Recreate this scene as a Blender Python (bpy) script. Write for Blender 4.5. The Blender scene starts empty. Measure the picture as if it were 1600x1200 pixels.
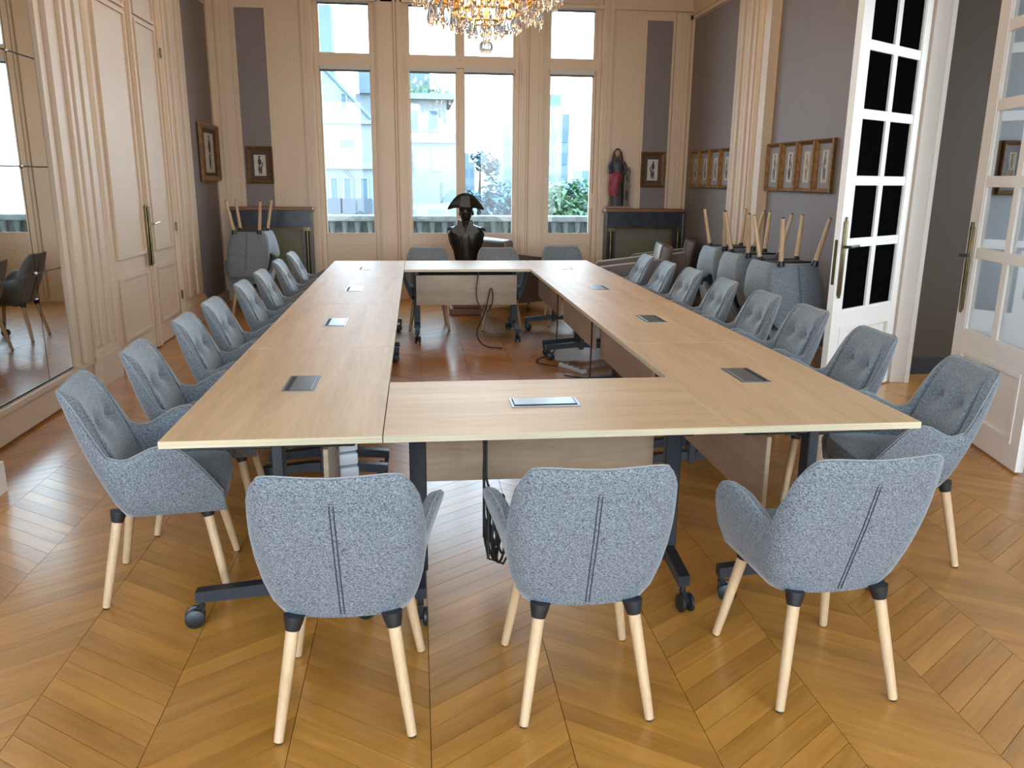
import bpy, bmesh, math, random
from mathutils import Vector, Matrix
random.seed(7)
S = bpy.context.scene
COL = S.collection
R = math.radians
PI = math.pi

# ------------------------------------------------------------------ camera, sky, exposure
cam = bpy.data.objects.new('camera', bpy.data.cameras.new('camera'))
COL.objects.link(cam)
cam.data.sensor_width = 36.0
cam.data.lens = 1267.63 / 1600.0 * 36.0
cam.data.clip_start = 0.05
cam.data.clip_end = 500
def _cam():
    p, y, ro = 0.2475, 0.1167, 0.0092
    f = Vector((math.sin(y)*math.cos(p), math.cos(y)*math.cos(p), -math.sin(p)))
    r0 = Vector((math.cos(y), -math.sin(y), 0)); u0 = r0.cross(f)
    r = math.cos(ro)*r0 + math.sin(ro)*u0
    u = -math.sin(ro)*r0 + math.cos(ro)*u0
    m = Matrix((r, u, -f)).transposed().to_4x4()
    m.translation = Vector((0, 0, 1.6))
    cam.matrix_world = m
_cam()
S.camera = cam
S.view_settings.view_transform = 'Standard'
S.view_settings.look = 'None'
S.view_settings.gamma = 1.0
S.view_settings.use_curve_mapping = False
S.view_settings.exposure = 0.83
S.cycles.use_denoising = True
S.cycles.max_bounces = 10
S.cycles.diffuse_bounces = 5
S.cycles.glossy_bounces = 5
S.cycles.transparent_max_bounces = 12
S.cycles.caustics_reflective = False
S.cycles.caustics_refractive = False
S.cycles.sample_clamp_indirect = 6.0

SKY = 7.0
w = bpy.data.worlds.new('overcast_sky'); S.world = w; w.use_nodes = True
wn = w.node_tree.nodes; wl = w.node_tree.links
for n in list(wn): wn.remove(n)
wo = wn.new('ShaderNodeOutputWorld'); bg = wn.new('ShaderNodeBackground')
tc = wn.new('ShaderNodeTexCoord'); sx = wn.new('ShaderNodeSeparateXYZ'); cr = wn.new('ShaderNodeValToRGB')
cr.color_ramp.elements[0].position = 0.0; cr.color_ramp.elements[0].color = (0.42, 0.47, 0.52, 1)
cr.color_ramp.elements[1].position = 0.75; cr.color_ramp.elements[1].color = (0.50, 0.75, 1.0, 1)
e = cr.color_ramp.elements.new(0.02); e.color = (0.84, 0.93, 1.0, 1)
e = cr.color_ramp.elements.new(0.30); e.color = (0.66, 0.85, 1.0, 1)
wl.new(tc.outputs['Generated'], sx.inputs[0]); wl.new(sx.outputs['Z'], cr.inputs[0])
wl.new(cr.outputs[0], bg.inputs['Color']); bg.inputs['Strength'].default_value = SKY
wl.new(bg.outputs[0], wo.inputs['Surface'])

def portal(name, loc, rot, sx_, sy_):
    l = bpy.data.lights.new(name, 'AREA'); l.shape = 'RECTANGLE'; l.size = sx_; l.size_y = sy_
    l.cycles.is_portal = True
    o = bpy.data.objects.new(name, l); COL.objects.link(o); o.location = loc; o.rotation_euler = rot
    return o

# ------------------------------------------------------------------ materials
def nodemat(name):
    m = bpy.data.materials.new(name); m.use_nodes = True
    nt = m.node_tree; b = nt.nodes['Principled BSDF']
    return m, nt, b
def mat(name, col, rough=0.5, metal=0.0, var=0.0, scale=8.0, bump=0.0, bscale=60.0, spec=0.5, stretch=(1,1,1), coat=0.0, sheen=0.0):
    m, nt, b = nodemat(name)
    b.inputs['Base Color'].default_value = (*col, 1); b.inputs['Roughness'].default_value = rough
    b.inputs['Metallic'].default_value = metal; b.inputs['Specular IOR Level'].default_value = spec
    b.inputs['Coat Weight'].default_value = coat; b.inputs['Sheen Weight'].default_value = sheen
    t = nt.nodes.new('ShaderNodeTexCoord'); mp = nt.nodes.new('ShaderNodeMapping')
    mp.inputs['Scale'].default_value = stretch; nt.links.new(t.outputs['Object'], mp.inputs[0])
    if var > 0:
        n = nt.nodes.new('ShaderNodeTexNoise'); n.inputs['Scale'].default_value = scale; n.inputs['Detail'].default_value = 4
        nt.links.new(mp.outputs[0], n.inputs['Vector'])
        c = nt.nodes.new('ShaderNodeValToRGB')
        c.color_ramp.elements[0].position = 0.3; c.color_ramp.elements[1].position = 0.7
        c.color_ramp.elements[0].color = (*[max(0, x*(1-var)) for x in col], 1)
        c.color_ramp.elements[1].color = (*[min(1, x*(1+var)) for x in col], 1)
        nt.links.new(n.outputs['Fac'], c.inputs[0]); nt.links.new(c.outputs[0], b.inputs['Base Color'])
    if bump > 0:
        n2 = nt.nodes.new('ShaderNodeTexNoise'); n2.inputs['Scale'].default_value = bscale; n2.inputs['Detail'].default_value = 3
        nt.links.new(mp.outputs[0], n2.inputs['Vector'])
        bp = nt.nodes.new('ShaderNodeBump'); bp.inputs['Strength'].default_value = bump; bp.inputs['Distance'].default_value = 0.01
        nt.links.new(n2.outputs['Fac'], bp.inputs['Height']); nt.links.new(bp.outputs[0], b.inputs['Normal'])
    return m
def wood(name, c0, c1, stretch, rough=0.35, scale=3.0, spec=0.5, coat=0.0, rand=0.0, fine=0.35, bump=0.02, coatr=0.1):
    """streaky wood: stretched noise, optional per-object tone"""
    m, nt, b = nodemat(name)
    b.inputs['Roughness'].default_value = rough; b.inputs['Specular IOR Level'].default_value = spec
    b.inputs['Coat Weight'].default_value = coat; b.inputs['Coat Roughness'].default_value = coatr
    t = nt.nodes.new('ShaderNodeTexCoord'); mp = nt.nodes.new('ShaderNodeMapping')
    mp.inputs['Scale'].default_value = stretch; nt.links.new(t.outputs['Object'], mp.inputs[0])
    oi = nt.nodes.new('ShaderNodeObjectInfo'); vm = nt.nodes.new('ShaderNodeVectorMath'); vm.operation = 'ADD'
    sc = nt.nodes.new('ShaderNodeVectorMath'); sc.operation = 'SCALE'; sc.inputs[0].default_value = (7, 13, 5)
    nt.links.new(oi.outputs['Random'], sc.inputs['Scale'])
    nt.links.new(mp.outputs[0], vm.inputs[0]); nt.links.new(sc.outputs[0], vm.inputs[1])
    n = nt.nodes.new('ShaderNodeTexNoise'); n.inputs['Scale'].default_value = scale; n.inputs['Detail'].default_value = 5; n.inputs['Distortion'].default_value = 0.6
    n2 = nt.nodes.new('ShaderNodeTexNoise'); n2.inputs['Scale'].default_value = scale*7; n2.inputs['Detail'].default_value = 2
    nt.links.new(vm.outputs[0], n.inputs['Vector']); nt.links.new(vm.outputs[0], n2.inputs['Vector'])
    mx = nt.nodes.new('ShaderNodeMath'); mx.operation = 'MULTIPLY_ADD'; mx.inputs[1].default_value = fine
    nt.links.new(n2.outputs['Fac'], mx.inputs[0])
    ml = nt.nodes.new('ShaderNodeMath'); ml.operation = 'MULTIPLY'; ml.inputs[1].default_value = 1-fine
    nt.links.new(n.outputs['Fac'], ml.inputs[0]); nt.links.new(ml.outputs[0], mx.inputs[2])
    c = nt.nodes.new('ShaderNodeValToRGB'); c.color_ramp.elements[0].position = 0.33; c.color_ramp.elements[1].position = 0.66
    c.color_ramp.elements[0].color = (*c0, 1); c.color_ramp.elements[1].color = (*c1, 1)
    nt.links.new(mx.outputs[0], c.inputs[0])
    out = c.outputs[0]
    if rand > 0:
        geo = nt.nodes.new('ShaderNodeNewGeometry')
        ad = nt.nodes.new('ShaderNodeMath'); ad.operation = 'ADD'
        nt.links.new(oi.outputs['Random'], ad.inputs[0]); nt.links.new(geo.outputs['Random Per Island'], ad.inputs[1])
        fr = nt.nodes.new('ShaderNodeMath'); fr.operation = 'FRACT'; nt.links.new(ad.outputs[0], fr.inputs[0])
        mr = nt.nodes.new('ShaderNodeMapRange'); mr.inputs['To Min'].default_value = 1-rand; mr.inputs['To Max'].default_value = 1+rand
        nt.links.new(fr.outputs[0], mr.inputs['Value'])
        hv = nt.nodes.new('ShaderNodeHueSaturation'); nt.links.new(mr.outputs[0], hv.inputs['Value']); nt.links.new(out, hv.inputs['Color'])
        out = hv.outputs[0]
    nt.links.new(out, b.inputs['Base Color'])
    if bump > 0:
        bp = nt.nodes.new('ShaderNodeBump'); bp.inputs['Strength'].default_value = bump; bp.inputs['Distance'].default_value = 0.005
        nt.links.new(mx.outputs[0], bp.inputs['Height']); nt.links.new(bp.outputs[0], b.inputs['Normal'])
    return m
def fabric(name, c0, c1, sc=420.0):
    m, nt, b = nodemat(name)
    b.inputs['Roughness'].default_value = 0.62; b.inputs['Sheen Weight'].default_value = 0.35; b.inputs['Sheen Roughness'].default_value = 0.4
    b.inputs['Specular IOR Level'].default_value = 0.35
    t = nt.nodes.new('ShaderNodeTexCoord')
    hs = []
    for st in ((1, 1, 0.35), (0.35, 0.35, 1)):
        mp = nt.nodes.new('ShaderNodeMapping'); mp.inputs['Scale'].default_value = st
        nt.links.new(t.outputs['Object'], mp.inputs[0])
        n = nt.nodes.new('ShaderNodeTexNoise'); n.inputs['Scale'].default_value = sc; n.inputs['Detail'].default_value = 2
        nt.links.new(mp.outputs[0], n.inputs['Vector']); hs.append(n)
    mx = nt.nodes.new('ShaderNodeMath'); mx.operation = 'ADD'
    nt.links.new(hs[0].outputs['Fac'], mx.inputs[0]); nt.links.new(hs[1].outputs['Fac'], mx.inputs[1])
    hf = nt.nodes.new('ShaderNodeMath'); hf.operation = 'MULTIPLY'; hf.inputs[1].default_value = 0.5
    nt.links.new(mx.outputs[0], hf.inputs[0])
    c = nt.nodes.new('ShaderNodeValToRGB'); c.color_ramp.elements[0].position = 0.38; c.color_ramp.elements[1].position = 0.62
    c.color_ramp.elements[0].color = (*c0, 1); c.color_ramp.elements[1].color = (*c1, 1)
    nt.links.new(hf.outputs[0], c.inputs[0]); nt.links.new(c.outputs[0], b.inputs['Base Color'])
    bp = nt.nodes.new('ShaderNodeBump'); bp.inputs['Strength'].default_value = 0.35; bp.inputs['Distance'].default_value = 0.002
    nt.links.new(hf.outputs[0], bp.inputs['Height']); nt.links.new(bp.outputs[0], b.inputs['Normal'])
    return m
def glass(name, tint=(1, 1, 1), gloss=0.06):
    m = bpy.data.materials.new(name); m.use_nodes = True; nt = m.node_tree
    for n in list(nt.nodes): nt.nodes.remove(n)
    o = nt.nodes.new('ShaderNodeOutputMaterial'); tr = nt.nodes.new('ShaderNodeBsdfTransparent'); gl = nt.nodes.new('ShaderNodeBsdfGlossy')
    tr.inputs[0].default_value = (*tint, 1); gl.inputs['Roughness'].default_value = 0.0
    mix = nt.nodes.new('ShaderNodeMixShader'); fr = nt.nodes.new('ShaderNodeLayerWeight'); fr.inputs['Blend'].default_value = 0.2
    ma = nt.nodes.new('ShaderNodeMath'); ma.operation = 'MULTIPLY_ADD'; ma.inputs[1].default_value = 0.7; ma.inputs[2].default_value = gloss
    nt.links.new(fr.outputs['Facing'], ma.inputs[0]); nt.links.new(ma.outputs[0], mix.inputs[0])
    nt.links.new(tr.outputs[0], mix.inputs[1]); nt.links.new(gl.outputs[0], mix.inputs[2]); nt.links.new(mix.outputs[0], o.inputs['Surface'])
    return m
def emit(name, col, st):
    m, nt, b = nodemat(name)
    b.inputs['Base Color'].default_value = (*col, 1)
    b.inputs['Emission Color'].default_value = (*col, 1); b.inputs['Emission Strength'].default_value = st
    return m

M = {}
M['white'] = mat('cream_paint', (0.62, 0.475, 0.335), 0.45, var=0.03, scale=2.0, bump=0.03, bscale=25)
M['cool_white'] = mat('white_paint', (0.80, 0.745, 0.685), 0.4, var=0.02, scale=2.0, bump=0.02, bscale=25)
M['grey'] = mat('grey_wall_paint', (0.20, 0.165, 0.158), 0.6, var=0.04, scale=1.5, bump=0.04, bscale=80)
M['light_grey'] = mat('pale_grey_wall_paint', (0.42, 0.42, 0.44), 0.6, var=0.03, scale=1.5)
M['dim_brown_wall'] = mat('dimmed_taupe_wall', (0.075, 0.052, 0.035), 0.6, var=0.06, scale=1.5)  # brown darkened to carry the dim light on this wall
M['dark_base'] = mat('dark_skirting_paint', (0.03, 0.032, 0.04), 0.4)
M['pale_blue'] = mat('blue_fill_paint', (0.66, 0.74, 0.82), 0.6, var=0.02)  # blue tint given to unseen walls and ceiling for cool bounce light
M['ceil'] = mat('ceiling_paint', (0.74, 0.70, 0.63), 0.7, var=0.02)
M['plank'] = wood('oak_parquet', (0.17, 0.078, 0.022), (0.34, 0.175, 0.058), (1, 0.12, 1), rough=0.34, scale=18, coat=0.55, rand=0.22, bump=0.03, coatr=0.16)
M['plank_up'] = wood('oak_parquet_slant', (0.33, 0.126, 0.017), (0.50, 0.212, 0.035), (1, 1, 1), rough=0.36, scale=9, coat=0.4, rand=0.11, bump=0.03, coatr=0.16)
M['joint'] = mat('dark_joint', (0.035, 0.018, 0.008), 0.7)
M['lamL'] = wood('oak_laminate_long', (0.33, 0.20, 0.105), (0.50, 0.33, 0.19), (1, 0.09, 1), rough=0.33, scale=9, spec=0.5)
M['lamX'] = wood('oak_laminate_cross', (0.52, 0.315, 0.16), (0.70, 0.45, 0.24), (0.09, 1, 1), rough=0.47, scale=9, spec=0.62)
M['edge'] = wood('ply_edge_band', (0.48, 0.37, 0.23), (0.66, 0.54, 0.36), (0.6, 0.6, 60), rough=0.5, scale=3)
M['panel'] = wood('oak_modesty_board', (0.36, 0.245, 0.155), (0.50, 0.36, 0.24), (0.12, 0.12, 1), rough=0.45, scale=9)
M['steel'] = mat('anthracite_steel', (0.018, 0.020, 0.026), 0.38, metal=0.2, bump=0.05, bscale=300)
M['black'] = mat('black_plastic', (0.012, 0.012, 0.013), 0.42)
M['alu'] = mat('brushed_grey_metal', (0.19, 0.20, 0.21), 0.32, metal=0.75, var=0.05, scale=40, stretch=(1, 20, 1))
M['slot'] = mat('black_brush_slot', (0.008, 0.008, 0.009), 0.7)
M['fabric'] = fabric('grey_tweed', (0.037, 0.043, 0.049), (0.252, 0.278, 0.305))
M['pipe'] = mat('grey_piping', (0.25, 0.24, 0.225), 0.7)
M['seam'] = mat('dark_seam', (0.02, 0.026, 0.034), 0.8)
M['beech'] = wood('pale_beech', (0.44, 0.275, 0.145), (0.57, 0.385, 0.225), (1, 1, 0.08), rough=0.42, scale=30)
M['brass'] = mat('aged_brass', (0.14, 0.105, 0.05), 0.35, metal=0.9, var=0.25, scale=20)
M['nickel'] = mat('pale_nickel', (0.6, 0.58, 0.54), 0.25, metal=1.0)
M['mirror'] = mat('old_mirror', (0.78, 0.80, 0.78), 0.015, metal=1.0)
M['glass'] = glass('window_glass', (0.95, 0.985, 1.0), 0.03)
M['door_glass'] = glass('bevelled_door_glass', (0.95, 0.97, 0.97), 0.05)
M['dark_glass'] = mat('matte_black_pane', (0.003, 0.003, 0.003), 0.1, spec=0.0)  # panes drawn as plain matte black
M['gold'] = mat('gilt_frame', (0.24, 0.125, 0.042), 0.38, metal=0.45, var=0.3, scale=30, bump=0.2, bscale=90)
M['gold_dark'] = mat('dark_gilt_frame', (0.16, 0.085, 0.03), 0.42, metal=0.3, var=0.3, scale=30)
M['mat_brown'] = mat('brown_mount', (0.075, 0.045, 0.038), 0.8, var=0.1)
M['mat_grey'] = mat('mauve_grey_mount', (0.25, 0.235, 0.25), 0.8, var=0.05)
M['paper'] = mat('aged_print_paper', (0.52, 0.47, 0.40), 0.85, var=0.12, scale=14)
M['ink'] = mat('dark_engraving_ink', (0.05, 0.05, 0.055), 0.85, var=0.4, scale=40)
M['ink_blue'] = mat('faded_colour_ink', (0.11, 0.12, 0.16), 0.85, var=0.5, scale=35)
M['ink_ochre'] = mat('ochre_colour_ink', (0.33, 0.22, 0.10), 0.85, var=0.4, scale=35)
M['bronze'] = mat('dark_bronze', (0.022, 0.017, 0.012), 0.36, metal=0.55, var=0.4, scale=10, bump=0.15, bscale=30)
M['mahog'] = wood('reddish_wood', (0.13, 0.05, 0.022), (0.24, 0.10, 0.045), (0.15, 1, 1), rough=0.4, scale=12)
M['frieze'] = mat('blue_black_marble', (0.02, 0.025, 0.036), 0.3, var=0.5, scale=12)
M['olive'] = mat('olive_screen', (0.135, 0.125, 0.075), 0.6, var=0.08, scale=6)
M['robe_red'] = mat('red_painted_robe', (0.22, 0.028, 0.035), 0.55, var=0.35, scale=14)
M['robe_dark'] = mat('dark_painted_wood', (0.04, 0.036, 0.045), 0.55, var=0.35, scale=14)
M['skin'] = mat('painted_face', (0.33, 0.20, 0.14), 0.55, var=0.1)
M['hair'] = mat('brown_painted_hair', (0.045, 0.022, 0.015), 0.6, var=0.3)
M['stone_dark'] = mat('carved_brown_tower', (0.12, 0.10, 0.085), 0.7, var=0.3, scale=20)
M['leather'] = mat('brown_leather', (0.115, 0.075, 0.055), 0.42, var=0.12, scale=10, bump=0.08, bscale=120)
M['leather_pipe'] = mat('pale_piping', (0.42, 0.36, 0.31), 0.5)
M['bulb'] = emit('warm_bulb', (1.0, 0.72, 0.36), 45)
M['gilt'] = mat('gilt_bronze', (0.62, 0.36, 0.12), 0.3, metal=0.9, var=0.2, scale=20)
def crystal():
    m, nt, b = nodemat('cut_crystal')
    b.inputs['Base Color'].default_value = (0.97, 0.97, 1, 1); b.inputs['Roughness'].default_value = 0.02
    b.inputs['Transmission Weight'].default_value = 1.0; b.inputs['IOR'].default_value = 1.52
    return m
M['crystal'] = crystal()
M['cable'] = mat('black_cable', (0.012, 0.012, 0.012), 0.5)
M['white_plastic'] = mat('pale_plastic', (0.62, 0.63, 0.64), 0.45)
M['facade'] = mat('pale_stone_facade', (0.155, 0.18, 0.19), 0.9, var=0.08, scale=0.4)
M['facade_warm'] = mat('cream_render_facade', (0.165, 0.18, 0.182), 0.9, var=0.1, scale=0.3)
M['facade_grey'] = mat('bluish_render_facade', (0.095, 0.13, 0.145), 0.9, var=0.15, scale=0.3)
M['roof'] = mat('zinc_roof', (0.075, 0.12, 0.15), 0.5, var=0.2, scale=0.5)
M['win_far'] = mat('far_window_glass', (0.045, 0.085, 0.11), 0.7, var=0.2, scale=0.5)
M['shutter'] = mat('pinkish_blind', (0.20, 0.13, 0.16), 0.8)
M['rail'] = mat('dark_balcony_rail', (0.03, 0.045, 0.06), 0.6)
M['parapet'] = mat('weathered_parapet_stone', (0.20, 0.235, 0.25), 0.9, var=0.35, scale=6, bump=0.2, bscale=15)
M['terrace'] = mat('terrace_paving', (0.10, 0.11, 0.12), 0.9, var=0.15, scale=4)
M['leaf'] = mat('tree_leaves', (0.085, 0.17, 0.085), 0.7, var=0.5, scale=3)
M['leaf_far'] = mat('hazed_tree_leaves', (0.045, 0.12, 0.145), 0.8, var=0.4, scale=1)  # blue haze of distance put into the leaf colour
M['bark'] = mat('tree_bark', (0.07, 0.055, 0.045), 0.9, var=0.3, scale=6)
M['ground'] = mat('street_asphalt', (0.10, 0.11, 0.115), 0.9, var=0.1, scale=0.2)
M['blind'] = mat('roller_blind_box', (0.55, 0.54, 0.52), 0.6)
M['blind_dark'] = mat('dark_blind_bar', (0.09, 0.09, 0.095), 0.6)

# ------------------------------------------------------------------ mesh helpers
class MB:
    def __init__(s): s.v = []; s.f = []
    def add(s, vs, fs):
        o = len(s.v); s.v += [tuple(p) for p in vs]; s.f += [tuple(i+o for i in f) for f in fs]; return s
    def box(s, x0, y0, z0, x1, y1, z1):
        return s.add([(x0,y0,z0),(x1,y0,z0),(x1,y1,z0),(x0,y1,z0),(x0,y0,z1),(x1,y0,z1),(x1,y1,z1),(x0,y1,z1)],
                     [(0,3,2,1),(4,5,6,7),(0,1,5,4),(1,2,6,5),(2,3,7,6),(3,0,4,7)])
    def rbox(s, x0, y0, z0, x1, y1, z1, r=0.01, seg=2):
        bm = bmesh.new(); bmesh.ops.create_cube(bm, size=1)
        for q in bm.verts: q.co = Vector(((x0+x1)/2+q.co.x*(x1-x0), (y0+y1)/2+q.co.y*(y1-y0), (z0+z1)/2+q.co.z*(z1-z0)))
        bmesh.ops.bevel(bm, geom=bm.edges[:], offset=r, segments=seg, profile=0.5, affect='EDGES')
        bm.verts.index_update()
        s.add([q.co[:] for q in bm.verts], [[q.index for q in f.verts] for f in bm.faces]); bm.free(); return s
    def xf(s, m):
        s.v = [tuple(m @ Vector(p)) for p in s.v]; return s
    def merge(s, o): return s.add(o.v, o.f)
    def tube(s, pts, r, n=8, cap=True):
        pts = [Vector(p) for p in pts]; rs = r if isinstance(r, (list, tuple)) else [r]*len(pts)
        vs = []; fs = []; up = None
        for i, p in enumerate(pts):
            d = (pts[min(i+1, len(pts)-1)] - pts[max(i-1, 0)])
            d = d.normalized() if d.length > 1e-9 else Vector((0, 0, 1))
            if up is None:
                a = Vector((0,0,1)) if abs(d.z) < 0.9 else Vector((1,0,0)); up = (a - d*a.dot(d)).normalized()
            else:
                up = up - d*up.dot(d)
                up = up.normalized() if up.length > 1e-6 else d.orthogonal().normalized()
            q = d.cross(up)
            for k in range(n):
                a = 2*PI*k/n; vs.append(p + rs[i]*(math.cos(a)*up + math.sin(a)*q))
        for i in range(len(pts)-1):
            for k in range(n):
                k2 = (k+1) % n; fs.append((i*n+k, i*n+k2, (i+1)*n+k2, (i+1)*n+k))
        if cap:
            fs.append(tuple(range(n-1, -1, -1))); fs.append(tuple((len(pts)-1)*n+k for k in range(n)))
        return s.add(vs, fs)
    def lathe(s, prof, n=16, c=(0,0,0), sx=1.0, sy=1.0):
        vs = []; fs = []
        for r, z in prof:
            for k in range(n):
                a = 2*PI*k/n; vs.append((c[0]+r*sx*math.cos(a), c[1]+r*sy*math.sin(a), c[2]+z))
        for i in range(len(prof)-1):
            for k in range(n):
                k2 = (k+1) % n; fs.append((i*n+k, i*n+k2, (i+1)*n+k2, (i+1)*n+k))
        fs.append(tuple(range(n-1, -1, -1))); fs.append(tuple((len(prof)-1)*n+k for k in range(n)))
        return s.add(vs, fs)
    def ell(s, c, r, n=12, m=8):
        prof = [(max(1e-4, math.sin(PI*i/m)), -math.cos(PI*i/m)) for i in range(m+1)]
        vs = []; fs = []
        for a, z in prof:
            for k in range(n):
                t = 2*PI*k/n; vs.append((c[0]+r[0]*a*math.cos(t), c[1]+r[1]*a*math.sin(t), c[2]+r[2]*z))
        for i in range(m):
            for k in range(n):
                k2 = (k+1) % n; fs.append((i*n+k, i*n+k2, (i+1)*n+k2, (i+1)*n+k))
        return s.add(vs, fs)
    def prism(s, poly, a0, a1, axis='y'):
        """poly in the plane normal to axis, extruded from a0 to a1"""
        n = len(poly)
        def P(u, v, a): return {'y': (u, a, v), 'x': (a, u, v), 'z': (u, v, a)}[axis]
        vs = [P(u, v, a0) for u, v in poly] + [P(u, v, a1) for u, v in poly]
        fs = [tuple(range(n)), tuple(range(2*n-1, n-1, -1))] + [(i, i+n, (i+1) % n+n, (i+1) % n) for i in range(n)]
        return s.add(vs, fs)
    def frame(s, x0, z0, x1, z1, w_, y0, y1):
        """rectangular ring in the XZ plane"""
        s.box(x0, y0, z0, x1, y1, z0+w_); s.box(x0, y0, z1-w_, x1, y1, z1)
        s.box(x0, y0, z0+w_, x0+w_, y1, z1-w_); s.box(x1-w_, y0, z0+w_, x1, y1, z1-w_); return s
    def mesh(s, name, smooth=False):
        me = bpy.data.meshes.new(name); me.from_pydata(s.v, [], s.f)
        bm = bmesh.new(); bm.from_mesh(me); bmesh.ops.recalc_face_normals(bm, faces=bm.faces[:]); bm.to_mesh(me); bm.free()
        if smooth:
            me.polygons.foreach_set('use_smooth', [True]*len(me.polygons))
            try: me.set_sharp_from_angle(angle=R(40))
            except Exception: pass
        return me
    def build(s, name, m, parent=None, smooth=False, kind=None, loc=None, label=None):
        me = s.mesh(name, smooth); me.materials.append(M[m] if isinstance(m, str) else m)
        o = bpy.data.objects.new(name, me); COL.objects.link(o)
        if parent is not None: o.parent = parent
        if kind: o['kind'] = kind
        if loc is not None: o.location = loc
        if label: o['label'] = label
        return o
def thing(name, label, cat, loc=(0,0,0), rz=0.0, group=None):
    o = bpy.data.objects.new(name, None); COL.objects.link(o); o.empty_display_size = 0.1
    o.location = loc; o.rotation_euler = (0, 0, rz); o['label'] = label; o['category'] = cat
    if group: o['group'] = group
    return o
def tag(o, label, cat, group=None):
    o['label'] = label; o['category'] = cat
    if group: o['group'] = group
    return o
def struct_empty(name, loc=(0,0,0), rz=0.0, label=None):
    o = bpy.data.objects.new(name, None); COL.objects.link(o); o.empty_display_size = 0.1
    o.location = loc; o.rotation_euler = (0,0,rz); o['kind'] = 'structure'
    if label: o['label'] = label
    return o
def dup(root, label, loc, rz=0.0, rot=None):
    r = root.copy(); COL.objects.link(r); r['label'] = label
    r.location = loc; r.rotation_euler = rot if rot else (0, 0, rz)
    for ch in list(root.children):
        c = ch.copy(); COL.objects.link(c); c.parent = r
        for g in list(ch.children):
            d = g.copy(); COL.objects.link(d); d.parent = c
    return r
def inst(me, name, parent, loc=(0,0,0), rot=(0,0,0), sc=(1,1,1)):
    o = bpy.data.objects.new(name, me); COL.objects.link(o); o.parent = parent
    o.location = loc; o.rotation_euler = rot; o.scale = sc
    return o
def lerp(a, b, t): return a+(b-a)*t
def tab(t, x):
    if x <= t[0][0]: return t[0][1]
    for (a, b), (c, d) in zip(t, t[1:]):
        if x <= c: return b+(d-b)*(x-a)/(c-a)
    return t[-1][1]
def pick(i, words): return words[i]

XL, XR, YB, ZC = -2.52, 3.65, 11.15, 4.15

# ------------------------------------------------------------------ floor: chevron oak planks
def build_floor():
    sl = MB().box(-4.6, -3.6, -0.08, 7.6, 11.6, -0.014)
    fl = sl.build('floor', 'joint', None, kind='structure')
    W, P, RISE, G = 0.408, 0.0955, 0.29, 0.0011
    def plank(up):
        r = RISE if up else -RISE
        b = MB(); h = 0.0008
        a = [(G, G), (W-G, r+G), (W-G, r+P-G), (G, P-G)]
        b.add([(x, y, -0.014) for x, y in a]+[(x, y, 0) for x, y in a],
              [(0,1,5,4),(1,2,6,5),(2,3,7,6),(3,0,4,7),(4,5,6,7)])
        return b
    ang = math.atan2(RISE, W)
    def pmat(up):
        m = M['plank_up'].copy(); m.name = 'oak_parquet_rising' if up else 'oak_parquet_falling'
        mp = [n for n in m.node_tree.nodes if n.type == 'MAPPING'][0]
        mp.vector_type = 'TEXTURE'
        mp.inputs['Rotation'].default_value = (0, 0, ang if up else -ang)
        mp.inputs['Scale'].default_value = (9.0, 0.9, 1)
        return m
    pm = [pmat(True), pmat(False)]
    bs = [plank(True), plank(False)]
    mes = []
    for b, m in zip(bs, pm):
        me = b.mesh('plank'); me.materials.append(m); mes.append(me)
    rest = [MB(), MB()]
    cnt = 0
    cand = []
    for k in range(-9, 21):
        x0 = -0.804+W*k
        up = (k % 2 == 0)
        for j in range(-40, 125):
            y0 = j*P - (RISE if up else 0) + 0.02
            yc = y0+(RISE if up else -RISE)/2+P/2; xc = x0+W/2
            if yc > 11.55 or yc < -3.5 or xc < -4.5 or xc > 7.4: continue
            vis = yc > 1.75 and abs(xc-0.117*yc) < 0.66*yc+0.3 and -2.6 < xc < 4.0
            cand.append((yc if vis else 99, x0, y0, up))
    cand.sort(key=lambda q: q[0])
    for i, (d, x0, y0, up) in enumerate(cand):
        dz = random.uniform(-0.0006, 0)
        if i < 298 and d < 99:
            inst(mes[0 if up else 1], 'plank', fl, (x0, y0, dz))
        else:
            b = bs[0 if up else 1]
            rest[0 if up else 1].add([(x+x0, y+y0, z+dz) for x, y, z in b.v], b.f)
    rest[0].build('parquet', pm[0], fl, kind='stuff'); rest[1].build('parquet', pm[1], fl, kind='stuff')
build_floor()

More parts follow.
